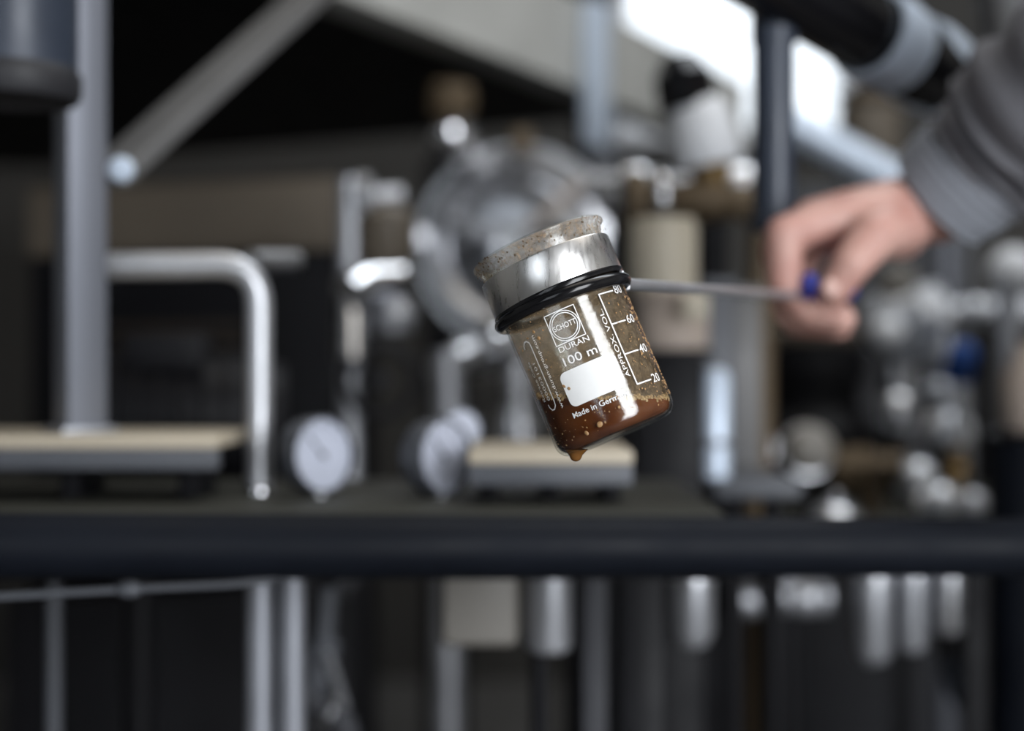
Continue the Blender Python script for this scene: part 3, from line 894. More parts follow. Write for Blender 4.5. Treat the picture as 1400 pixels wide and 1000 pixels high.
# sloping galvanised strut and equipment box beside the window
ss = thing('sloping_pipe', 'pale galvanised pipe sloping down from the window behind the wrist', 'pipe', (P(1180, 0, 1.75).x, 1.75, 0))
part('slope', MB().tube([P(1040, 150, 2.33), P(1300, 288, 2.33)], S(25, 2.33), 0, 24), 'silver_tape', ss)
part('leg', MB().tube([P(1292, 284, 2.33), (P(1292, 0, 2.33).x, 2.33, 0)], 0.016, 0, 16), 'alu', ss)
part('leg', MB().tube([P(1052, 160, 2.33), (P(1052, 0, 2.33).x, 2.33, 0)], 0.016, 0, 16), 'black_paint', ss)
gb = thing('grey_cabinet', 'dull grey cabinet below the sloping pipe behind the hand', 'cabinet', (P(1140, 0, 2.1).x, 2.2, 0))
g0, g1 = P(1085, 255, 2.45), P(1330, 255, 2.45)
part('body', MB().box(((g0.x + g1.x) / 2, 2.65, 0.05 + (g0.z - 0.05) / 2), (g1.x - g0.x, 0.4, g0.z - 0.05), None, 0.008), 'rail_grey', gb)
part('plinth', MB().box(((g0.x + g1.x) / 2, 2.65, 0.025), (g1.x - g0.x - 0.04, 0.36, 0.05)), 'black_paint', gb)
part('door', MB().box(((g0.x + g1.x) / 2, 2.447, g0.z * 0.55), (g1.x - g0.x - 0.03, 0.012, g0.z * 0.82), None, 0.003), 'dim_grey', gb)
part('handle', MB().tube([P(1100, 420, 2.435), P(1100, 480, 2.435)], 0.006, 0, 12), 'black_paint', gb)
cv0 = P(1188, 0, 2.55)
tc_ = thing('tan_vessel', 'small tan round vessel in the dark gap under the hose', 'vessel', (cv0.x, 2.55, g0.z))
part('vessel_body', MB().lathe([(0, 0), (S(38, 2.55), 0), (S(42, 2.55), 0.01), (S(42, 2.55), P(0, 150, 2.55).z - g0.z), (S(30, 2.55), P(0, 138, 2.55).z - g0.z), (0, P(0, 134, 2.55).z - g0.z)], (cv0.x, 2.55, g0.z), seg=36), 'tan', tc_)
part('lid', MB().lathe([(0, 0), (S(45, 2.55), 0), (S(45, 2.55), 0.012), (S(10, 2.55), 0.02), (0, 0.02)], (cv0.x, 2.55, P(0, 138, 2.55).z), seg=36), 'gold_brown', tc_)
# ------------------------------------------------------------------ second skid on the far side, with its fittings
T2 = CAM_H - 0.178
sk = thing('fitting_bench', 'black steel bench carrying the shiny pipe fittings under the hand', 'bench', (0.65, 1.95, 0))
part('bench_top', MB().box((0.72, 1.88, T2 - 0.008), (1.02, 0.72, 0.016), bevel=0.002), 'deck', sk)
for x, y in ((0.26, 1.56), (1.18, 1.56), (0.26, 2.2), (1.18, 2.2)):
    part('leg', MB().box((x, y, (T2 - 0.016) / 2), (0.05, 0.05, T2 - 0.016), bevel=0.003), 'black_paint', sk)

# two upright square tubes behind the rod
for (px, w, d, pt, m, nm) in ((978, 44, 1.30, 395, 'rail_grey', 'blue-grey square standpipe close beside the black column'), (1016, 40, 1.33, 405, 'brace', 'paler square standpipe just below the hand')):
    x = P(px, 0, d).x
    tp = thing('standpipe', nm, 'pipe', (x, d, P(0, 655, 1.22).z))
    zt = P(0, pt, d).z
    zs = P(0, 655, 1.22).z
    part('upright', MB().box((x, d, (zs + zt) / 2), (S(w, d), S(w, d), zt - zs), Matrix.Rotation(R(8), 3, 'Z'), 0.002), m, tp)
    part('cap', MB().box((x, d, zt + 0.004), (S(w * 1.15, d), S(w * 1.15, d), 0.008), Matrix.Rotation(R(8), 3, 'Z'), 0.002), m, tp)
# bright sight tube in front of them
d = 1.24
x = P(978, 0, d).x
sg = thing('sight_tube', 'bright steel sight tube in front of the standpipes', 'tube', (x, d, P(0, 655, d).z))
part('tube', MB().lathe([(0, 0), (S(20, d), 0), (S(20, d), P(0, 515, d).z - P(0, 655, d).z), (S(14, d), P(0, 505, d).z - P(0, 655, d).z), (0, P(0, 503, d).z - P(0, 655, d).z)], (x, d, P(0, 655, d).z), seg=28), 'silver_tape', sg)
part('middle_ring', MB().torus((x, d, P(0, 605, d).z), (0, 0, 1), S(21, d), 0.003, 28, 8), 'steel', sg)
tr = thing('steel_tray', 'dull steel tray under the sight tube', 'tray', (P(1015, 0, 1.25).x, 1.25, P(0, 675, 1.25).z))
ta_, tb2 = P(973, 680, 1.22), P(1092, 680, 1.22)
zt1 = P(0, 655, 1.22).z
part('tray_body', MB().box(((ta_.x + tb2.x) / 2, 1.275, (ta_.z + zt1) / 2), (tb2.x - ta_.x, 0.15, zt1 - ta_.z), None, 0.004), 'rail_grey', tr)
part('leg', MB().cyl((ta_.x + 0.02, 1.235, 0), (ta_.x + 0.02, 1.235, ta_.z + 0.002), 0.01, seg=14), 'black_paint', tr)
part('leg', MB().cyl((tb2.x - 0.02, 1.235, 0), (tb2.x - 0.02, 1.235, ta_.z + 0.002), 0.01, seg=14), 'black_paint', tr)


def end_cap_fitting(name, label, c, r, facing, m, group, cat='fitting', depth=0.06, foot=True, base=T2):
    f = Vector(facing).normalized()
    g = thing(name, label, cat, (c.x, c.y, base), group)
    part('cap', MB().lathe([(0, 0.012), (r * 0.5, 0.010), (r * 0.85, 0.004), (r, -0.006), (r, -0.018), (r * 0.7, -0.022), (r * 0.7, -depth), (0, -depth)], c, f, 32), m, g)
    part('clamp_ring', MB().lathe([(r * 0.8, -0.012), (r * 1.1, -0.010), (r * 1.1, -0.002), (r * 0.8, 0.0)], c - f * 0.016, f, 32, closed=True), 'steel', g)
    if foot and c.z - r * 0.7 > base:
        pc_ = c - f * (depth * 0.7)
        part('stand', MB().cyl((pc_.x, pc_.y, base), (pc_.x, pc_.y, c.z), r * 0.35, seg=16), 'black_paint', g)
    return g


G2 = 'round pipe fittings on the far bench'
end_cap_fitting('pipe_end_cap', 'dull grey round pipe cap next to the bright sight tube', P(1032, 612, 1.62), S(28, 1.62), (-0.1, -1, 0.1), 'galv', G2)
end_cap_fitting('pipe_end_cap', 'pale grey round pipe cap at the middle of the bench', P(1110, 612, 1.66), S(34, 1.66), (0.05, -1, 0.25), 'beige_plastic', G2)
end_cap_fitting('pipe_end_cap', 'small pipe cap below the blue knob', P(1286, 535, 2.0), S(17, 2.0), (0.1, -1, 0.3), 'bright', G2)
end_cap_fitting('pipe_end_cap', 'grey pipe cap below the big chrome ball valve', P(1228, 556, 1.84), S(24, 1.84), (-0.2, -1, 0.3), 'steel', G2)
end_cap_fitting('pipe_end_cap', 'bright pipe cap stacked over the bronze gland', P(1304, 586, 1.9), S(30, 1.9), (0.0, -1, 0.4), 'bright', G2)
end_cap_fitting('pipe_end_cap', 'lit pipe cap resting low at the bench front edge', P(1288, 682, 1.62), S(24, 1.62), (0.1, -1, 0.5), 'bright', G2)
end_cap_fitting('pipe_end_cap', 'satin pipe cap behind the low lit one', P(1258, 650, 1.75), S(24, 1.75), (0.0, -1, 0.4), 'bright', G2)
end_cap_fitting('pipe_end_cap', 'dim blue-grey pipe cap at the end beside the dark cylinder', P(1330, 690, 1.66), S(22, 1.66), (-0.2, -1, 0.3), 'galv', G2)

# big chrome ball valve
bc = P(1232, 440, 1.95)
bv = thing('ball_valve', 'big chrome ball valve below the wrist with a white ball as its glint', 'valve', (bc.x, bc.y, T2))
part('ball_body', MB().ball(bc, S(54, 1.95), (1.0, 1, 1.05), seg=40), 'bright', bv)
part('flange', MB().lathe([(S(30, 1.95), -0.012), (S(58, 1.95), -0.008), (S(58, 1.95), 0.008), (S(30, 1.95), 0.012)], bc + Vector((0.045, -0.01, -0.005)), (1, -0.5, 0.1), 36, closed=True), 'bright', bv)
part('side_cap', MB().lathe([(0, -0.02), (S(34, 1.95), -0.02), (S(36, 1.95), 0.0), (S(24, 1.95), 0.025), (0, 0.03)], P(1268, 430, 1.9), (0.4, -1, 0.5), 32), 'bright', bv)
part('stem', MB().tube([(bc.x, bc.y + 0.02, T2), (bc.x, bc.y + 0.02, bc.z)], 0.022, 0, 20), 'steel', bv)
part('top_bonnet', MB().lathe([(0, -0.02), (0.024, -0.02), (0.028, 0.01), (0.018, 0.03), (0, 0.034)], P(1226, 395, 1.93), (0, -0.2, 1), 28), 'beige_plastic', bv)
part('painted_glint_ball', MB().ball(P(1214, 456, 1.87), S(23, 1.87), seg=24), 'white', bv)  # white ball imitating a specular glint on the valve
# blue knob
kb = P(1312, 500, 1.85)
bk = thing('needle_valve', 'needle valve with a blue plastic knob among the chrome fittings', 'valve', (kb.x, kb.y, T2))
part('knob', MB().lathe([(0, -0.02), (S(20, 1.85), -0.02), (S(22, 1.85), -0.01), (S(20, 1.85), 0.02), (S(12, 1.85), 0.03), (0, 0.03)], kb, (0.1, -0.5, 1), 10), 'blue', bk, sharp=25)
part('stem', MB().tube([(kb.x, kb.y, T2), kb - Vector((0, 0, 0.01))], 0.009, 0, 14), 'steel', bk)
# row of polished caps and the bright dome at the edge
mf = thing('steam_manifold', 'steel manifold pipe with two polished round plugs behind the sleeve', 'manifold', (P(1360, 0, 2.1).x, 2.1, T2))
part('manifold_pipe', MB().tube([P(1290, 432, 2.12), P(1560, 420, 2.12)], S(22, 2.12), 0, 24), 'galv', mf)
for px, py in ((1334, 424), (1378, 424)):
    part('plug', MB().ball(P(px, py, 2.05), S(17, 2.05), seg=24), 'bright', mf)
part('leg', MB().cyl((P(1345, 0, 2.12).x, 2.12, T2), (P(1345, 0, 2.12).x, 2.12, P(0, 432, 2.12).z), 0.014, seg=16), 'black_paint', mf)
part('leg', MB().cyl((P(1520, 0, 2.12).x, 2.12, T2), (P(1520, 0, 2.12).x, 2.12, P(0, 428, 2.12).z), 0.014, seg=16), 'black_paint', mf)
db = P(1385, 372, 1.95)
dm = thing('bright_dome', 'bright white dome over the polished plugs beside the sleeve', 'cover', (db.x, db.y, T2))
part('dome', MB().ball(db, S(34, 1.95), (1, 1, 1), seg=28), 'white', dm)  # whitened so its colour stands in for a bright reflection
part('neck', MB().cyl((db.x, db.y + 0.015, T2), (db.x, db.y + 0.015, db.z - 0.01), 0.016, seg=16), 'galv', dm)
# beige pot and dark cylinder at the edge of view
dz_ = P(1408, 0, 1.42)
zc0 = P(0, 590, 1.42).z
dcy = thing('dark_cylinder', 'blue-black upright cylinder at the end of the bench under the sleeve', 'cylinder', (dz_.x, 1.42, 0))
part('body', MB().lathe([(0, 0), (S(52, 1.5), 0), (S(52, 1.5), zc0 - 0.006), (S(48, 1.5), zc0), (0, zc0)], (dz_.x, 1.42, 0), seg=36), 'bar_black', dcy)
part('top_rim', MB().torus((dz_.x, 1.42, zc0 - 0.004), (0, 0, 1), S(50, 1.5), 0.004, 36, 8), 'black', dcy)
pt_ = P(1392, 515, 1.42)
pot = thing('beige_flask', 'beige round flask standing on the blue-black cylinder', 'flask', (pt_.x, 1.42, zc0))
rp = S(38, 1.42)
hp_ = P(0, 470, 1.42).z - zc0
part('flask_body', MB().lathe([(0, 0), (rp * .85, 0), (rp, 0.008), (rp, hp_ * .6), (rp * .6, hp_ * .85), (rp * .45, hp_), (0, hp_)], (dz_.x, 1.42, zc0), seg=32), 'pink_card', pot)
part('stopper', MB().cyl((dz_.x, 1.42, zc0 + hp_), (dz_.x, 1.42, zc0 + hp_ + 0.012), rp * .4, seg=20, edge=0.002), 'brown', pot)
# bronze glands and little dome
gl = P(1190, 640, 1.72)
bg_ = thing('bronze_gland', 'tarnished bronze gland nut lying on the bench', 'fitting', (gl.x, gl.y, T2))
part('nut', MB().lathe([(0, -0.04), (S(30, 1.72), -0.04), (S(32, 1.72), -0.03), (S(32, 1.72), 0.0), (S(22, 1.72), 0.006), (S(22, 1.72), 0.04), (0, 0.04)], gl, (1, -0.4, 0.1), 6), 'gold_brown', bg_, sharp=20)
part('foot', MB().cyl((gl.x, gl.y, T2), (gl.x, gl.y, gl.z), 0.014, seg=14), 'gold_brown', bg_)
g2_ = P(1306, 636, 1.7)
bg2 = thing('brass_plug', 'small brass plug between the chrome pipe caps', 'fitting', (g2_.x, g2_.y, T2))
part('plug', MB().lathe([(0, 0), (S(18, 1.7), 0), (S(18, 1.7), 0.015), (S(11, 1.7), 0.02), (S(11, 1.7), 0.035), (0, 0.035)], g2_ + Vector((0, 0, -0.015)), (0, -0.3, 1), 6), 'brass', bg2, sharp=20)
part('nipple', MB().cyl((g2_.x, g2_.y, T2), (g2_.x, g2_.y, g2_.z - 0.01), S(9, 1.7), seg=14), 'brass', bg2)
ld = P(1142, 698, 1.52)
ldm = thing('steel_bowl_cover', 'low blue-grey steel cover sitting at the front of the bench', 'cover', (ld.x, ld.y, T2))
part('cover', MB().lathe([(S(36, 1.52), 0), (S(38, 1.52), 0.003), (S(34, 1.52), 0.018), (S(22, 1.52), 0.028), (0, 0.032)], (ld.x, ld.y, T2 + 0.001), seg=36), 'steel', ldm)
part('knob', MB().lathe([(0, 0.03), (0.004, 0.03), (0.008, 0.037), (0.005, 0.043), (0, 0.043)], (ld.x, ld.y, T2 + 0.001), seg=20), 'steel', ldm)
# tall black pump behind the caps
bpz = P(1115, 555, 1.95)
bpm = thing('black_pump', 'dark squat pump body behind the pipe caps below the fingers', 'pump', (bpz.x, 1.95, T2))
part('pump_body', MB().lathe([(0, 0), (0.075, 0), (0.085, 0.01), (0.085, 0.09), (0.06, 0.12), (0.06, 0.15), (0.07, 0.16), (0.07, 0.2), (0.05, 0.21), (0, 0.21)], (bpz.x, 1.95, T2), seg=40), 'black_paint', bpm)
part('pump_lid', MB().lathe([(0, 0.21), (0.06, 0.21), (0.062, 0.222), (0.03, 0.235), (0, 0.236)], (bpz.x, 1.95, T2), seg=36), 'tan', bpm)

# ------------------------------------------------------------------ housings seen below the bar on the far side
RT = P(0, 745, 1.40).z
lb2 = thing('lower_shelf', 'black shelf rail from which the steel housings hang', 'shelf', (0.35, 1.40, 0))
part('shelf_rail', MB().box((0.285, 1.40, RT + 0.006), (0.37, 0.06, 0.012), None, 0.002), 'black_paint', lb2)
for x in (0.115, 0.455):
    part('leg', MB().box((x, 1.40, RT / 2), (0.02, 0.02, RT), None, 0.002), 'black_paint', lb2)
hj = hung_jar('steel_housing', 'round-ended grey steel housing held on the side of the black column', 915, 976, 890, 1.15, 'galv', P(0, 752, 1.15).z, group='steel housings below the guard bar', rnd=0.9, cat='housing')
hjx, hjz = P(945, 0, 1.15).x, P(0, 785, 1.15).z
part('bracket', MB().box((hjx, 1.197, hjz), (0.02, 0.05, 0.012), None, 0.002), 'black_paint', hj)
hung_jar('steel_housing', 'longest dull steel housing, left of a close pair', 1165, 1219, 908, 1.40, 'galv', RT, group='steel housings below the guard bar', rnd=0.7, cat='housing')
hung_jar('steel_housing', 'dull steel housing wedged between a longer and a brighter one', 1226, 1266, 892, 1.40, 'galv', RT, group='steel housings below the guard bar', rnd=0.6, cat='housing')
hung_jar('steel_housing', 'slim bright steel housing at the end of the row', 1274, 1317, 866, 1.39, 'steel', RT, 'chrome', group='steel housings below the guard bar', rnd=0.3, cat='housing')
he = thing('pump_manifold', 'lumpy steel manifold hanging between the round-ended housing and the longest one', 'manifold', (P(1060, 0, 1.40).x, 1.40, P(0, 845, 1.40).z))
part('crosspiece', MB().tube([P(995, 822, 1.40), P(1132, 815, 1.40)], S(25, 1.40), 0, 24), 'galv', he)
part('lobe', MB().ball(P(1062, 815, 1.39), S(33, 1.40), (1.0, 0.8, 0.8)), 'galv', he)
part('lobe', MB().ball(P(1098, 817, 1.385), S(30, 1.40), (1.0, 0.8, 0.85)), 'galv', he)
part('hanger', MB().tube([P(1075, 815, 1.40), (P(1075, 0, 1.40).x, 1.40, RT - 0.0006)], 0.012, 0, 16), 'galv', he)
part('pendant', MB().tube([P(1075, 830, 1.40), (P(1090, 0, 1.40).x, 1.40, 0.45)], S(16, 1.40), 0, 16), 'black_paint', he)
bl_ = thing('bent_hose', 'dark blue hose bending out low under the steel housings', 'hose', (P(1300, 0, 1.3).x, 1.3, 0))
part('hose', MB().tube([(P(1300, 0, 1.55).x, 1.55, T2 - 0.017), P(1300, 900, 1.55), P(1315, 960, 1.54), P(1385, 1000, 1.52), (P(1385, 0, 1.52).x, 1.52, 0.3), (P(1385, 0, 1.52).x, 1.52, 0.0)], S(20, 1.3), 0.06, 18), 'navy', bl_)
part('coupling', MB().lathe([(S(20, 1.3), -0.012), (S(26, 1.3), -0.012), (S(26, 1.3), 0.012), (S(20, 1.3), 0.012)], P(1300, 880, 1.55), (0, 0, -1), 24, closed=True), 'dim_grey', bl_)

# ------------------------------------------------------------------ the beaker
tiltX, tiltY = R(22.8), R(6.0)
uz = Vector((-math.sin(tiltX) * math.cos(tiltY), math.sin(tiltY), math.cos(tiltX) * math.cos(tiltY)))
ux = Vector((math.cos(tiltX), 0, math.sin(tiltX)))
uy = uz.cross(ux)
BROT = Matrix((ux, uy, uz)).transposed()
BASE = P(846.4, 596.8, 0.538)
BM4 = Matrix.Translation(BASE) @ BROT.to_4x4()
mm = 0.001
RB = 24 * mm
beaker = thing('glass_beaker', 'tilted glass beaker with white printing and a splash of brown liquid', 'beaker', BASE)
beaker.rotation_euler = BROT.to_euler()


def bpart(name, bm, m, parent=beaker, label=None, sharp=38, smooth=True, recalc=True):
    """Part given in the beaker's own frame."""
    if isinstance(bm, MB):
        bm = bm.bm
    if recalc:
        bmesh.ops.recalc_face_normals(bm, faces=bm.faces)
    me = bpy.data.meshes.new(name)
    bm.to_mesh(me)
    bm.free()
    if smooth:
        me.shade_smooth()
        me.set_sharp_from_angle(angle=R(sharp))
    me.materials.append(M[m] if isinstance(m, str) else m)
    o = bpy.data.objects.new(name, me)
    COL.objects.link(o)
    o.parent = parent
    if label:
        o['label'] = label
    return o


def arc(cx, cz, r, a0, a1, n=8):
    return [(cx + r * math.cos(R(a0 + (a1 - a0) * k / n)), cz + r * math.sin(R(a0 + (a1 - a0) * k / n))) for k in range(n + 1)]


outer = [(0, 0.6), (12, 0.3), (18, 0)] + arc(18.5, 5.5, 5.5, -80, 0) + [(24, 30), (24, 60), (24, 72), (24.3, 75), (25.2, 77.6)]
bead = arc(25.6, 79.2, 1.05, -40, 190, 10)
inner = [(24.1, 77.6), (23.5, 75), (23.2, 71), (23.2, 40)] + arc(18.2, 6.0, 5.0, 0, -84, 8) + [(10, 1.1), (0, 1.2)]
prof = [(a * mm, b * mm) for a, b in outer + bead + inner]
bpart('glass_wall', MB().lathe(prof, (0, 0, 0), (0, 0, 1), 96), 'glass')
bpart('rim_residue', MB().lathe([(24.15 * mm, 71.5 * mm), (24.5 * mm, 75.2 * mm), (25.4 * mm, 77.5 * mm), (26.72 * mm, 78.6 * mm), (26.75 * mm, 79.4 * mm)], (0, 0, 0), (0, 0, 1), 96), 'rim_film', label='brown dried residue around the rim')


def wrap(s, z, off=0.06 * mm):
    a = s / RB
    r = RB + off
    return Vector((r * math.sin(a), -r * math.cos(a), z))


def poly_wrap(bm, pts2, off=0.06 * mm):
    vs = [bm.verts.new(wrap(x * mm, z * mm, off)) for x, z in pts2]
    return bm.faces.new(vs)


def stroke(bm, pts2, w, closed=False, off=0.07 * mm):
    """A printed line of width w (mm) along pts2 (mm)."""
    pts = []
    n = len(pts2)
    for i in range(n if closed else n - 1):
        a, b = Vector(pts2[i]), Vector(pts2[(i + 1) % n])
        k = max(1, int((b - a).length / 0.8))
        for j in range(k):
            pts.append(a.lerp(b, j / k))
    if not closed:
        pts.append(Vector(pts2[-1]))
    m_ = len(pts)
    L_, R_ = [], []
    for i, p in enumerate(pts):
        if closed:
            t = (pts[(i + 1) % m_] - pts[i - 1])
        else:
            t = pts[min(i + 1, m_ - 1)] - pts[max(i - 1, 0)]
        t.normalize()
        nn_ = Vector((-t.y, t.x)) * w / 2
        L_.append(bm.verts.new(wrap((p.x + nn_.x) * mm, (p.y + nn_.y) * mm, off)))
        R_.append(bm.verts.new(wrap((p.x - nn_.x) * mm, (p.y - nn_.y) * mm, off)))
    for i in range(m_ if closed else m_ - 1):
        j = (i + 1) % m_
        bm.faces.new((L_[i], R_[i], R_[j], L_[j]))


def text_print(bm, body, s, z, size, rot=0.0, width=None, bold=0.0, off=0.07 * mm):
    """Printed lettering centred at (s, z) mm, cap height 'size' mm, rotated by rot."""
    cu = bpy.data.curves.new('lettering', 'FONT')
    cu.body = body
    cu.align_x = 'CENTER'
    cu.align_y = 'CENTER'
    cu.size = size / 0.70
    cu.offset = bold
    cu.resolution_u = 3
    ob = bpy.data.objects.new('lettering', cu)
    COL.objects.link(ob)
    bpy.context.view_layer.update()
    me = ob.to_mesh()
    xs = [v.co.x for v in me.vertices]
    kx = 1.0
    if width:
        kx = width / max(1e-6, (max(xs) - min(xs)))
    ca, sa = math.cos(rot), math.sin(rot)
    vmap = []
    for v in me.vertices:
        x, y = v.co.x * kx, v.co.y
        vmap.append(bm.verts.new(wrap((s + x * ca - y * sa) * mm, (z + x * sa + y * ca) * mm, off)))
    for p_ in me.polygons:
        try:
            bm.faces.new([vmap[i] for i in p_.vertices])
        except ValueError:
            pass
    ob.to_mesh_clear()
    bpy.data.objects.remove(ob)
    bpy.data.curves.remove(cu)


# emblem: square frame, circle, name across it
em = bmesh.new()
cx0, cz0, hs = -3.6, 44.2, 5.9
stroke(em, [(cx0 - hs, cz0 - hs), (cx0 + hs, cz0 - hs), (cx0 + hs, cz0 + hs), (cx0 - hs, cz0 + hs)], 0.38, True)
stroke(em, [(cx0 + 5.55 * math.cos(2 * PI * k / 48), cz0 + 5.55 * math.sin(2 * PI * k / 48)) for k in range(48)], 0.35, True)
stroke(em, [(cx0 + 4.75 * math.cos(2 * PI * k / 48), cz0 + 4.75 * math.sin(2 * PI * k / 48)) for k in range(48)], 0.35, True)
text_print(em, 'SCHOTT', cx0, cz0, 2.0, 0, 8.8, 0.03)
bpart('emblem_print', em, 'ink', smooth=False, recalc=False, label='white square and circle emblem')
nm_ = bmesh.new()
text_print(nm_, 'DURAN', -3.2, 36.5, 2.1, 0, 12.0, 0.01)
bpart('maker_print', nm_, 'ink', smooth=False, recalc=False)
vl = bmesh.new()
text_print(vl, '100 ml', -2.6, 31.7, 3.2, 0, 14.4, 0.02)
bpart('volume_print', vl, 'ink', smooth=False, recalc=False)
# white writing field with rounded corners
wf = bmesh.new()
x0_, x1_, z0_, z1_, rc = -13.4, 9.2, 15.3, 28.6, 2.6
nx = 24
def field_z(x):
    e = min(x - x0_, x1_ - x)
    if e >= rc:
        return 0.0
    return rc - math.sqrt(max(0, rc * rc - (rc - e) ** 2))
prev = None
xs_ = [x0_ + rc * (1 - math.cos(R(90 * k / 6))) for k in range(7)] + [x0_ + rc + (x1_ - x0_ - 2 * rc) * k / nx for k in range(1, nx)] + [x1_ - rc * (1 - math.sin(R(90 - 90 * k / 6))) for k in range(0, 7)]
xs_ = sorted(set(round(v, 4) for v in xs_))
for x in xs_:
    dz2 = field_z(x)
    a = wf.verts.new(wrap(x * mm, (z0_ + dz2) * mm, 0.06 * mm))
    b = wf.verts.new(wrap(x * mm, (z1_ - dz2) * mm, 0.06 * mm))
    if prev:
        wf.faces.new((prev[0], a, b, prev[1]))
    prev = (a, b)
bpart('writing_field', wf, 'label_paint', recalc=False, label='blank white writing field')
mi = bmesh.new()
text_print(mi, 'Made in Germany', -3.0, 12.6, 2.1, 0, 23.0, 0.03)
bpart('origin_print', mi, 'ink', smooth=False, recalc=False)
# volume scale
sc_ = bmesh.new()
sS = 13.2
stroke(sc_, [(sS, 14.1), (sS, 50.45)], 0.55)
for val, z in ((80, 50.2), (60, 38.2), (40, 26.2), (20, 14.3)):
    stroke(sc_, [(sS, z), (sS + 7.6, z)], 0.55, off=0.075 * mm)
bpart('scale_lines', sc_, 'ink', smooth=False, recalc=False)
sn = bmesh.new()
for val, z in ((80, 50.2), (60, 38.2), (40, 26.2), (20, 14.3)):
    text_print(sn, str(val), sS + 11.2, z, 3.3, 0, 5.6, 0.02)
bpart('scale_numbers', sn, 'ink', smooth=False, recalc=False)
av = bmesh.new()
text_print(av, 'APPROX. VOL.', 11.2, 31.5, 1.75, R(90), 27.0, 0.0)
bpart('scale_caption', av, 'ink', smooth=False, recalc=False)
# bracket with vertical lines of small print on the other flank
bk_ = bmesh.new()
stroke(bk_, [(-24.0, 42.6), (-23.8, 44.0), (-22.6, 45.2), (-21.2, 45.2), (-20.1, 44.2), (-19.9, 43.0), (-19.9, 20.5), (-20.2, 19.0), (-21.4, 17.9), (-22.8, 18.0), (-23.8, 19.2), (-24.0, 20.5)], 0.55)
bpart('bracket_print', bk_, 'ink', smooth=False, recalc=False)
fp = bmesh.new()
text_print(fp, 'www.duran-group.com', -17.3, 31.6, 1.5, R(90), 29.0, 0.01)
text_print(fp, '00003101', -22.3, 29.5, 1.5, R(90), 15.0, 0.01)
text_print(fp, 'Retrace Code', -25.2, 30.0, 1.4, R(90), 16.0, 0.01)
bpart('fine_print', fp, 'ink', smooth=False, recalc=False)

# droplets and crusts stuck to the glass
dp_ = bmesh.new()
rnd = random.Random(3)
def bead_at(bm, s, z, r, flat=0.5, rad=24.0):
    q = Vector((0, 0, 1)).rotation_difference(Vector((math.sin(s / rad), -math.cos(s / rad), 0)))
    rr_ = bmesh.ops.create_icosphere(bm, subdivisions=2 if r > 0.5 else 1, radius=r * mm)
    c_ = Vector((rad * mm * math.sin(s / rad), -rad * mm * math.cos(s / rad), z * mm))
    bmesh.ops.transform(bm, matrix=Matrix.Translation(c_) @ q.to_matrix().to_4x4() @ Matrix.Diagonal((rnd.uniform(.7, 1.2), rnd.uniform(.8, 1.5), flat, 1)), verts=rr_['verts'])
for k in range(230):
    t = rnd.random()
    if t < 0.5:
        s = rnd.uniform(16, 38)
        z = rnd.uniform(6, 56)
    elif t < 0.75:
        s = rnd.uniform(-38, -14)
        z = rnd.uniform(10, 58)
    else:
        s = rnd.uniform(-34, 34)
        z = rnd.uniform(4, 13)
    bead_at(dp_, s, z, rnd.choice((0.15, 0.2, 0.25, 0.35)), 0.4)
for k in range(260):
    s = min(38.5, rnd.gauss(34, 3.0))
    bead_at(dp_, s, rnd.uniform(7, 55), rnd.choice((0.15, 0.2, 0.3, 0.4, 0.55)), 0.5)
for s, z, r in ((16, 46, .5), (-15, 44, 0.9), (-16, 47, .6), (-20, 46, .5), (-12, 46, .45), (22, 24.5, .7), (24, 30, .5), (-13, 24, .6), (-11.5, 22.5, .7), (-6, 6.0, 1.1), (-12, 5, .8), (3, 9, .5)):
    bead_at(dp_, s, z, r, 0.35)
o_ = bpart('dried_specks', dp_, 'foam', label='brown specks stuck to the glass')
o_['kind'] = 'stuff'
rs = bmesh.new()
for k in range(90):
    s = rnd.uniform(-40, 40)
    bead_at(rs, s, rnd.uniform(73, 80), rnd.choice((0.2, 0.3, 0.4, .5)), 0.5, 25.6 if rnd.random() < .5 else 26.2)
o_ = bpart('rim_crumbs', rs, 'gold_brown', label='dark brown crumbs on the rim')
o_['kind'] = 'stuff'
# drip hanging at the lowest point of the base
low = Vector((-17.6 * mm, -6 * mm, 0.5 * mm))
down_l = BROT.transposed() @ Vector((0, 0, -1))
bpart('drip', MB().lathe([(0, -1.5 * mm), (4.6 * mm, -1.2 * mm), (3.4 * mm, 0.1 * mm), (2.5 * mm, 1.0 * mm), (2.2 * mm, 1.9 * mm), (1.7 * mm, 2.7 * mm), (0.9 * mm, 3.2 * mm), (0, 3.4 * mm)], low, down_l, 24), 'drop', label='amber drop hanging from the base')

# liquid: the part of the inner volume under a level surface
lb = MB().lathe([(0, 1.35 * mm)] + [(a * mm, b * mm) for a, b in ((10, 1.35), (17.8, 1.3))] + [(a * mm, b * mm) for a, b in arc(18.1, 6.1, 4.85, -86, 0, 8)] + [(22.95 * mm, z * mm) for z in (16, 24, 32, 40)] + [(0, 40 * mm)], (0, 0, 0), (0, 0, 1), 96).bm
zl = P(0, 544, 0.538).z
pl_co = BM4.inverted() @ Vector((BASE.x, BASE.y, zl))
pl_no = BROT.transposed() @ Vector((0, 0, 1))
fb = MB().lathe([(23.1 * mm, z * mm) for z in [6.5, 8, 10] + list(range(12, 72, 2))], (0, 0, 0), (0, 0, 1), 96).bm
bmesh.ops.bisect_plane(fb, geom=fb.verts[:] + fb.edges[:] + fb.faces[:], plane_co=pl_co, plane_no=pl_no, clear_inner=True)
bpart('splash_film', fb, 'film', label='dried tan splashes on the glass')
geo = lb.verts[:] + lb.edges[:] + lb.faces[:]
rcut = bmesh.ops.bisect_plane(lb, geom=geo, plane_co=pl_co, plane_no=pl_no, clear_outer=True)
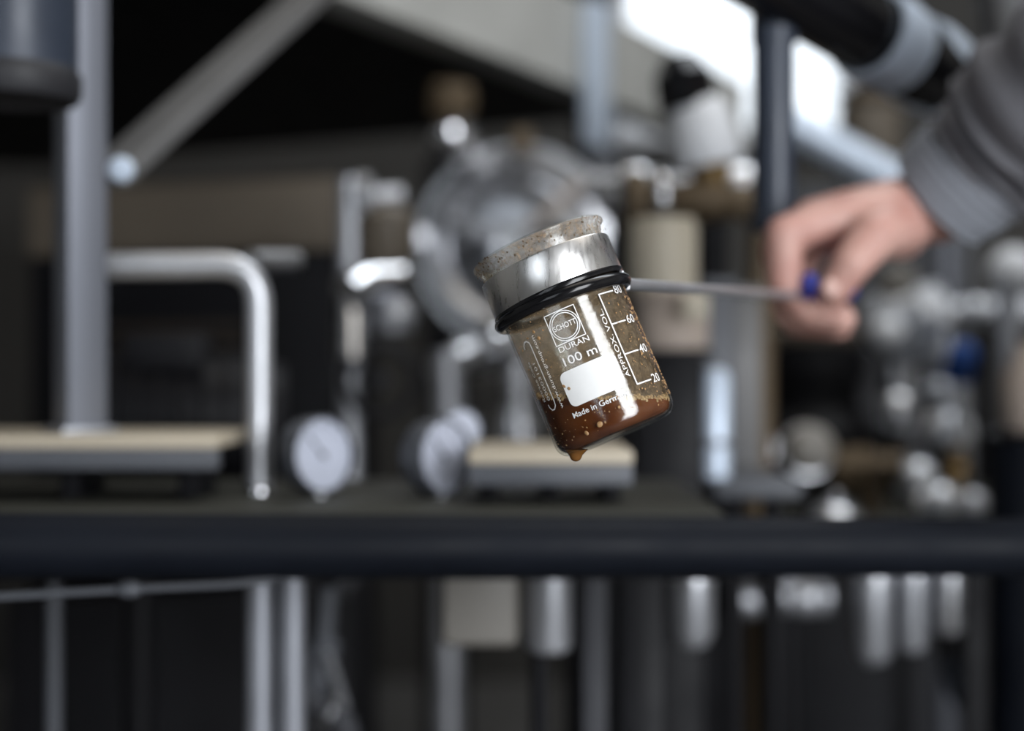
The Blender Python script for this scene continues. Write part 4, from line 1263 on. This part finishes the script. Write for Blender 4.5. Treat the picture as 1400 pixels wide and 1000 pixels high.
edges = [e for e in rcut['geom_cut'] if isinstance(e, bmesh.types.BMEdge)]
loop_pts = [v.co.copy() for v in {v for e in edges for v in e.verts}]
bmesh.ops.holes_fill(lb, edges=edges)
bmesh.ops.triangulate(lb, faces=[f_ for f_ in lb.faces if len(f_.verts) > 4])
liq = thing('brown_liquid', 'red-brown liquid pooled in the bottom of the tilted beaker', 'liquid', BASE)
liq.rotation_euler = BROT.to_euler()
bpart('liquid_body', lb, 'liquid', liq)
fm = bmesh.new()
for pnt in loop_pts:
    if pnt.y > 6 * mm:
        continue
    for k in range(5):
        q_ = pnt * 1.0
        rr_ = bmesh.ops.create_icosphere(fm, subdivisions=1, radius=rnd.uniform(0.35, 0.9) * mm)
        j = Vector((rnd.uniform(-.7, .7), rnd.uniform(-.3, .3), rnd.uniform(-.8, 0.8))) * mm
        c_ = q_ + j + pl_no * rnd.uniform(-0.3, 0.9) * mm
        rad = math.hypot(c_.x, c_.y)
        if rad > 22.5 * mm:
            c_.x *= 22.5 * mm / rad
            c_.y *= 22.5 * mm / rad
        bmesh.ops.translate(fm, vec=c_, verts=rr_['verts'])
o_ = bpart('foam_ring', fm, 'foam_pale', liq, label='tan foam bubbles along the liquid edge')
o_['kind'] = 'stuff'

# ------------------------------------------------------------------ the sampling holder: band, rings, rod, grip
ring_c = BASE + BROT @ Vector((0, 0, 56.8 * mm))
holder = thing('beaker_holder', 'steel clamp band with black rings and a long thin rod held in the hand', 'holder', ring_c)
hrot = BROT


def hlathe(prof, oc, axis=None, seg=80, closed=True):
    return MB().lathe([(a * mm, b * mm) for a, b in prof], oc, uz if axis is None else axis, seg, closed)


bc0 = BASE + BROT @ Vector((0, 0, 58.6 * mm))
part('clamp_band', hlathe([(25.2, 0.6), (25.9, 0), (26.15, 0.6), (26.15, 13.4), (25.9, 14.0), (25.2, 13.6)], bc0), 'band', holder, sharp=50)
part('gasket_ring', hlathe([(24.2, -1.6), (26.2, -1.5), (26.5, -0.4), (26.2, 0.5), (24.2, 0.5)], bc0), 'black', holder)
ax2 = (BROT @ Vector((0.042, 0.0, 1))).normalized()
part('rubber_ring', MB().torus(BASE + BROT @ Vector((0.2 * mm, 0, 54.9 * mm)), ax2, 25.1 * mm, 2.55 * mm, 96, 16), 'black', holder)
r0 = BASE + BROT @ Vector((23.8 * mm, 9 * mm, 54.2 * mm))
r0 = P(846, 388, 0.553)
r1 = P(1092, 405, 0.905)
rdir = (r1 - r0).normalized()
part('rod', MB().tube([r0, r1], 2.4 * mm, 0, 18), 'tube_steel', holder)
part('weld_tab', MB().box(r0 + rdir * 0.004, (0.006, 0.008, 0.006), None, 0.001), 'steel', holder)
g_end = r1 + rdir * 0.085
gp = part('grip', MB().lathe([(0, 0), (4 * mm, 0.5 * mm), (6.2 * mm, 3 * mm), (6.2 * mm, 8 * mm), (5.2 * mm, 14 * mm), (5.4 * mm, 60 * mm), (6 * mm, 78 * mm), (4.5 * mm, 85 * mm), (0, 86 * mm)], r1 + Vector((0.003, 0, 0.004)), rdir + Vector((0.25, 0, 0)), 24), 'grip', holder, label='blue plastic grip')
part('guard', MB().lathe([(0, -4 * mm), (6.5 * mm, -3.5 * mm), (8.2 * mm, -1 * mm), (8.2 * mm, 3 * mm), (6 * mm, 5 * mm), (0, 5 * mm)], P(1104, 391, 0.897), (1, 0.3, -0.1), 24), 'grip', gp)

# ------------------------------------------------------------------ the person reaching in
def capsule(bm, p0, r0, p1, r1, seg=14):
    """Round cone between two balls."""
    p0, p1 = Vector(p0), Vector(p1)
    ax_ = p1 - p0
    L_ = max(ax_.length, 1e-5)
    prof_ = []
    for k in range(6):
        a = R(-90 + 90 * k / 5)
        prof_.append((max(0, r0 * math.cos(a)), r0 * math.sin(a)))
    for k in range(6):
        a = R(90 * k / 5)
        prof_.append((max(0, r1 * math.cos(a)), L_ + r1 * math.sin(a)))
    prof_[0] = (0, -r0)
    prof_[-1] = (0, L_ + r1)
    h = MB()
    h.bm.free()
    h.bm = bm
    h.lathe(prof_, p0, ax_, seg)


def fuse(bm, voxel, smooth_n, fac=0.5):
    """Grows overlapping volumes into one continuous skin."""
    bmesh.ops.recalc_face_normals(bm, faces=bm.faces)
    me = bpy.data.meshes.new('fuse')
    bm.to_mesh(me)
    bm.free()
    ob = bpy.data.objects.new('fuse', me)
    COL.objects.link(ob)
    rm = ob.modifiers.new('r', 'REMESH')
    rm.mode = 'VOXEL'
    rm.voxel_size = voxel
    sm_ = ob.modifiers.new('s', 'SMOOTH')
    sm_.factor = fac
    sm_.iterations = smooth_n
    dg = bpy.context.evaluated_depsgraph_get()
    ev = ob.evaluated_get(dg)
    out = bmesh.new()
    tmp = ev.to_mesh()
    out.from_mesh(tmp)
    ev.to_mesh_clear()
    bpy.data.objects.remove(ob)
    bpy.data.meshes.remove(me)
    return out


person = thing('person', 'person in a grey sweatshirt reaching in to hold the thin rod by its blue grip', 'person', (0.80, 1.02, 0))
hb = bmesh.new()
K = mm
WR = P(1282, 282, 0.935)
mcp = {'i': P(1122, 304, 0.913), 'm': P(1110, 300, 0.934), 'r': P(1114, 306, 0.955), 'l': P(1128, 318, 0.972)}
capsule(hb, WR + Vector((0, -0.010, 0)), 23 * K, mcp['i'], 13.5 * K)
capsule(hb, WR + Vector((0, -0.002, 0.002)), 24 * K, mcp['m'], 13.5 * K)
capsule(hb, WR + Vector((0, 0.008, 0)), 23 * K, mcp['r'], 13 * K)
capsule(hb, WR + Vector((0, 0.014, -0.004)), 20 * K, mcp['l'], 12 * K)
capsule(hb, P(1225, 312, 0.935), 22 * K, P(1150, 322, 0.945), 15 * K)


def finger(pts, radii):
    for a_, b_, ra, rb_ in zip(pts[:-1], pts[1:], radii[:-1], radii[1:]):
        capsule(hb, a_, ra * K, b_, rb_ * K)


finger([mcp['i'], P(1072, 322, 0.906), P(1072, 386, 0.906), P(1096, 420, 0.912)], [13.5, 12.8, 11.5, 9.5])
finger([mcp['m'], P(1066, 342, 0.929), P(1080, 424, 0.926), P(1150, 436, 0.908)], [13.5, 12.6, 11.5, 9.8])
finger([mcp['r'], P(1070, 354, 0.951), P(1090, 438, 0.948), P(1146, 446, 0.931)], [13, 12, 11, 9.5])
finger([mcp['l'], P(1090, 362, 0.968), P(1108, 428, 0.966), P(1150, 430, 0.952)], [12, 10.8, 9.8, 8.6])
# thumb leaves the near side of the palm
finger([P(1236, 306, 0.922), P(1196, 322, 0.894), P(1164, 362, 0.884), P(1141, 396, 0.887)], [19, 15.5, 12.4, 10.5])
# forearm up into the sleeve
EL = Vector((0.43, 0.80, 1.40))
SH = Vector((0.665, 0.97, 1.44))
capsule(hb, WR, 25 * K, WR.lerp(EL, 0.35), 31 * K)
capsule(hb, WR.lerp(EL, 0.35), 31 * K, EL, 40 * K)
hand_bm = fuse(hb, 0.0017, 9)
# the rest of the figure: upper arm, shoulders, neck and head in the same skin mesh, coarser
tb3 = bmesh.new()
NK = Vector((0.84, 1.03, 1.50))
HD = Vector((0.80, 0.985, 1.655))
capsule(tb3, EL, 40 * K, SH, 52 * K)
capsule(tb3, SH, 55 * K, NK + Vector((0, 0, -0.10)), 66 * K)
capsule(tb3, NK + Vector((0, 0, -0.12)), 78 * K, Vector((0.84, 1.05, 1.0)), 85 * K)
capsule(tb3, Vector((1.0, 1.06, 1.42)), 55 * K, NK + Vector((0, 0, -0.08)), 75 * K)
capsule(tb3, NK, 56 * K, HD + Vector((0.02, 0.02, -0.06)), 54 * K)
fw = Vector((-0.45, -0.85, -0.25)).normalized()         # where the face looks
sd = fw.cross(Vector((0, 0, 1))).normalized()
upf = sd.cross(fw).normalized()
capsule(tb3, HD + upf * 0.03 - fw * 0.025, 78 * K, HD + upf * 0.03 + fw * 0.02, 72 * K)
capsule(tb3, HD + fw * 0.03, 66 * K, HD + fw * 0.055 - upf * 0.075, 36 * K)
capsule(tb3, HD + fw * 0.09 + upf * 0.012, 9 * K, HD + fw * 0.112 - upf * 0.022, 12 * K)      # nose
capsule(tb3, HD + fw * 0.085 - upf * 0.052 - sd * 0.014, 8 * K, HD + fw * 0.085 - upf * 0.052 + sd * 0.014, 8 * K)   # lips
for s_ in (-1, 1):
    capsule(tb3, HD + sd * s_ * 0.078 + upf * 0.02, 11 * K, HD + sd * s_ * 0.08 - upf * 0.02, 8 * K)       # ears
    capsule(tb3, HD + sd * s_ * 0.014 + fw * 0.088 + upf * 0.036, 8 * K, HD + sd * s_ * 0.045 + fw * 0.075 + upf * 0.036, 8 * K)  # brows
LE = Vector((1.09, 1.05, 1.13))
LW = Vector((1.06, 0.93, 0.90))
capsule(tb3, Vector((1.02, 1.06, 1.42)), 52 * K, LE, 42 * K)
capsule(tb3, LE, 40 * K, LW, 27 * K)
lh = LW + Vector((-0.012, -0.03, -0.09))
capsule(tb3, LW, 27 * K, lh, 24 * K)
for k in range(4):
    a_ = lh + Vector((0.0, -0.032 + 0.02 * k, -0.005))
    b_ = a_ + Vector((-0.006, -0.008, -0.045 - (0.008 if k in (1, 2) else 0)))
    capsule(tb3, a_, 10 * K, b_, 9 * K)
    capsule(tb3, b_, 9 * K, b_ + Vector((-0.018, 0.0, -0.026)), 8 * K)
capsule(tb3, LW + Vector((-0.01, -0.03, -0.03)), 13 * K, lh + Vector((-0.03, -0.045, -0.03)), 10 * K)
for s_ in (-1, 1):
    hx = 0.84 + s_ * 0.09
    capsule(tb3, (hx, 1.05, 0.93), 85 * K, (hx, 1.04, 0.50), 60 * K)
    capsule(tb3, (hx, 1.04, 0.50), 58 * K, (hx, 1.07, 0.09), 40 * K)
    capsule(tb3, (hx, 1.07, 0.07), 38 * K, (hx - 0.02, 0.94, 0.045), 32 * K)
body_bm = fuse(tb3, 0.006, 4)
tmp_me = bpy.data.meshes.new('t')
body_bm.to_mesh(tmp_me)
body_bm.free()
hand_bm.from_mesh(tmp_me)
bpy.data.meshes.remove(tmp_me)
part('body', hand_bm, 'skin', person, sharp=180)
# thumb nail and index nail
tn = P(1136, 394, 0.8765)
part('thumb_nail', MB().ball(tn, 0.0050, (1.0, 0.3, 1.2), Matrix.Rotation(R(-20), 3, 'Y')), 'nail', person)
for s_ in (-1, 1):
    ec = HD + sd * s_ * 0.032 + fw * 0.070 + upf * 0.016
    ey = part('eye', MB().ball(ec, 0.0125), 'eye', person)
    part('iris', MB().ball(ec + fw * 0.0098, 0.0056, (1, 1, 1)), 'hair', ey)

# sweatshirt sleeve with folds and cuff
def cloth_tube(pts, radii, folds, seed, seg=48, per=10, thick=0.004):
    """Sleeve-like tube with ring folds; built as a shell with thickness."""
    bm = bmesh.new()
    pts = [Vector(p_) for p_ in pts]
    path, rad = [], []
    n = len(pts)
    for i in range(n - 1):
        for k in range(per):
            u = k / per
            p_1 = pts[max(i - 1, 0)]
            p_4 = pts[min(i + 2, n - 1)]
            a_, b_ = pts[i], pts[i + 1]
            q_ = 0.5 * ((2 * a_) + (b_ - p_1) * u + (2 * p_1 - 5 * a_ + 4 * b_ - p_4) * u * u + (3 * a_ - p_1 - 3 * b_ + p_4) * u ** 3)
            path.append(q_)
            rad.append(radii[i] + (radii[i + 1] - radii[i]) * u)
    path.append(pts[-1])
    rad.append(radii[-1])
    t_prev = (path[1] - path[0]).normalized()
    nr = t_prev.cross(Vector((0, 0, 1))).normalized()
    shells = []
    for sh_ in (0, -thick):
        rings = []
        nr_ = nr.copy()
        for i, p_ in enumerate(path):
            t = (path[min(i + 1, len(path) - 1)] - path[max(i - 1, 0)]).normalized()
            nr_ = (nr_ - t * nr_.dot(t)).normalized()
            bn_ = t.cross(nr_)
            ring = []
            for k in range(seg):
                a = 2 * PI * k / seg
                dv_ = math.cos(a) * nr_ + math.sin(a) * bn_
                w_ = noise.noise(Vector((i * 0.42 + 0.9 * math.sin(a + seed), seed, 1.2 * math.cos(a)))) * folds
                w_ += folds * 0.6 * math.sin(i * 1.5 + 1.4 * math.sin(a + seed))
                ring.append(bm.verts.new(p_ + dv_ * (rad[i] + w_ + sh_)))
            rings.append(ring)
        for i in range(len(rings) - 1):
            for k in range(seg):
                k2 = (k + 1) % seg
                bm.faces.new((rings[i][k], rings[i][k2], rings[i + 1][k2], rings[i + 1][k]))
        shells.append(rings)
    for e_ in (0, -1):
        for k in range(seg):
            k2 = (k + 1) % seg
            bm.faces.new((shells[0][e_][k], shells[1][e_][k], shells[1][e_][k2], shells[0][e_][k2]))
    return bm


cuff0 = P(1284, 272, 0.93)
cuff1 = P(1330, 232, 0.915)
sl = cloth_tube([cuff1, P(1384, 190, 0.90), P(1462, 124, 0.87), EL, EL.lerp(SH, 0.5), SH, SH + Vector((0.1, 0.04, 0.0))],
                [0.040, 0.050, 0.056, 0.064, 0.068, 0.075, 0.09], 0.0045, 2.0)
sleeve = part('sleeve', sl, 'knit', person, sharp=180)
cf = cloth_tube([cuff0, cuff0.lerp(cuff1, 0.5), cuff1, cuff1.lerp(P(1372, 182, 0.90), 0.2)], [0.0385, 0.0410, 0.0425, 0.041], 0.0006, 5.0)
part('cuff', cf, 'rib', sleeve)
ts = bmesh.new()
capsule(ts, SH, 75 * K, NK + Vector((0.0, 0, -0.10)), 92 * K, 24)
capsule(ts, Vector((1.0, 1.06, 1.42)), 75 * K, NK + Vector((0, 0, -0.10)), 92 * K, 24)
capsule(ts, Vector((0.77, 1.04, 1.33)), 122 * K, Vector((0.755, 1.05, 0.95)), 128 * K, 24)
capsule(ts, Vector((0.84, 1.04, 1.30)), 126 * K, Vector((0.84, 1.05, 0.95)), 132 * K, 24)
capsule(ts, Vector((0.91, 1.05, 1.33)), 122 * K, Vector((0.925, 1.05, 0.95)), 128 * K, 24)
capsule(ts, NK + Vector((0, 0, -0.05)), 78 * K, NK + Vector((0, 0, -0.03)), 70 * K, 24)
capsule(ts, Vector((1.02, 1.06, 1.42)), 70 * K, LE, 58 * K, 24)
capsule(ts, LE, 57 * K, LE.lerp(LW, 0.88), 42 * K, 24)
tsf = fuse(ts, 0.008, 6)
bmesh.ops.bisect_plane(tsf, geom=tsf.verts[:] + tsf.edges[:] + tsf.faces[:], plane_co=(0, 0, 0.86), plane_no=(0, 0, -1), clear_outer=False)
low_f = [f_ for f_ in tsf.faces if f_.calc_center_median().z < 0.86 and 0.55 < f_.calc_center_median().x < 1.2 and f_.calc_center_median().y > 0.99 or (f_.calc_center_median().z < 0.86 and f_.calc_center_median().x < 1.0)]
bmesh.ops.delete(tsf, geom=low_f, context='FACES')
shirt = part('sweatshirt', tsf, 'knit', person, sharp=180)
hm = MB()
hx_ = [(0.755, 0.128), (0.925, 0.128)]
ring = [(0.925 + 0.131 * math.cos(R(a)), 1.05 + 0.136 * math.sin(R(a))) for a in range(-90, 91, 10)] + [(0.755 - 0.131 * math.cos(R(a)), 1.05 - 0.136 * math.sin(R(a))) for a in range(-90, 91, 10)]
hm.prism(ring, 0.835, 0.885)
part('hem', hm, 'rib', shirt)
tr_ = bmesh.new()
for s_ in (-1, 1):
    hx = 0.84 + s_ * 0.09
    capsule(tr_, (hx, 1.05, 0.82), 106 * K, (hx, 1.04, 0.50), 76 * K, 24)
    capsule(tr_, (hx, 1.04, 0.50), 76 * K, (hx, 1.07, 0.14), 62 * K, 24)
capsule(tr_, (0.75, 1.05, 0.84), 100 * K, (0.93, 1.05, 0.84), 100 * K, 24)
part('trousers', fuse(tr_, 0.008, 6), 'denim', person, sharp=180)
for s_ in (-1, 1):
    hx = 0.84 + s_ * 0.09
    sb = bmesh.new()
    capsule(sb, (hx, 1.08, 0.055), 50 * K, (hx - 0.02, 0.92, 0.045), 44 * K, 20)
    capsule(sb, (hx, 1.075, 0.06), 50 * K, (hx, 1.075, 0.12), 50 * K, 20)
    bmesh.ops.bisect_plane(sb, geom=sb.verts[:] + sb.edges[:] + sb.faces[:], plane_co=(0, 0, 0.001), plane_no=(0, 0, -1), clear_outer=True)
    bmesh.ops.holes_fill(sb, edges=[e for e in sb.edges if e.is_boundary])
    part('shoe', sb, 'leather', person)
hr = bmesh.new()
capsule(hr, HD + upf * 0.05 - fw * 0.035, 84 * K, HD + upf * 0.055 - fw * 0.0, 78 * K, 24)
capsule(hr, HD - fw * 0.05 + upf * 0.03, 76 * K, HD - fw * 0.05 - upf * 0.03, 66 * K, 24)
part('hair', fuse(hr, 0.006, 2), 'hair', person, sharp=180)

# beaker and liquid print parts use the beaker frame; nothing else to place
bpy.context.view_layer.update()
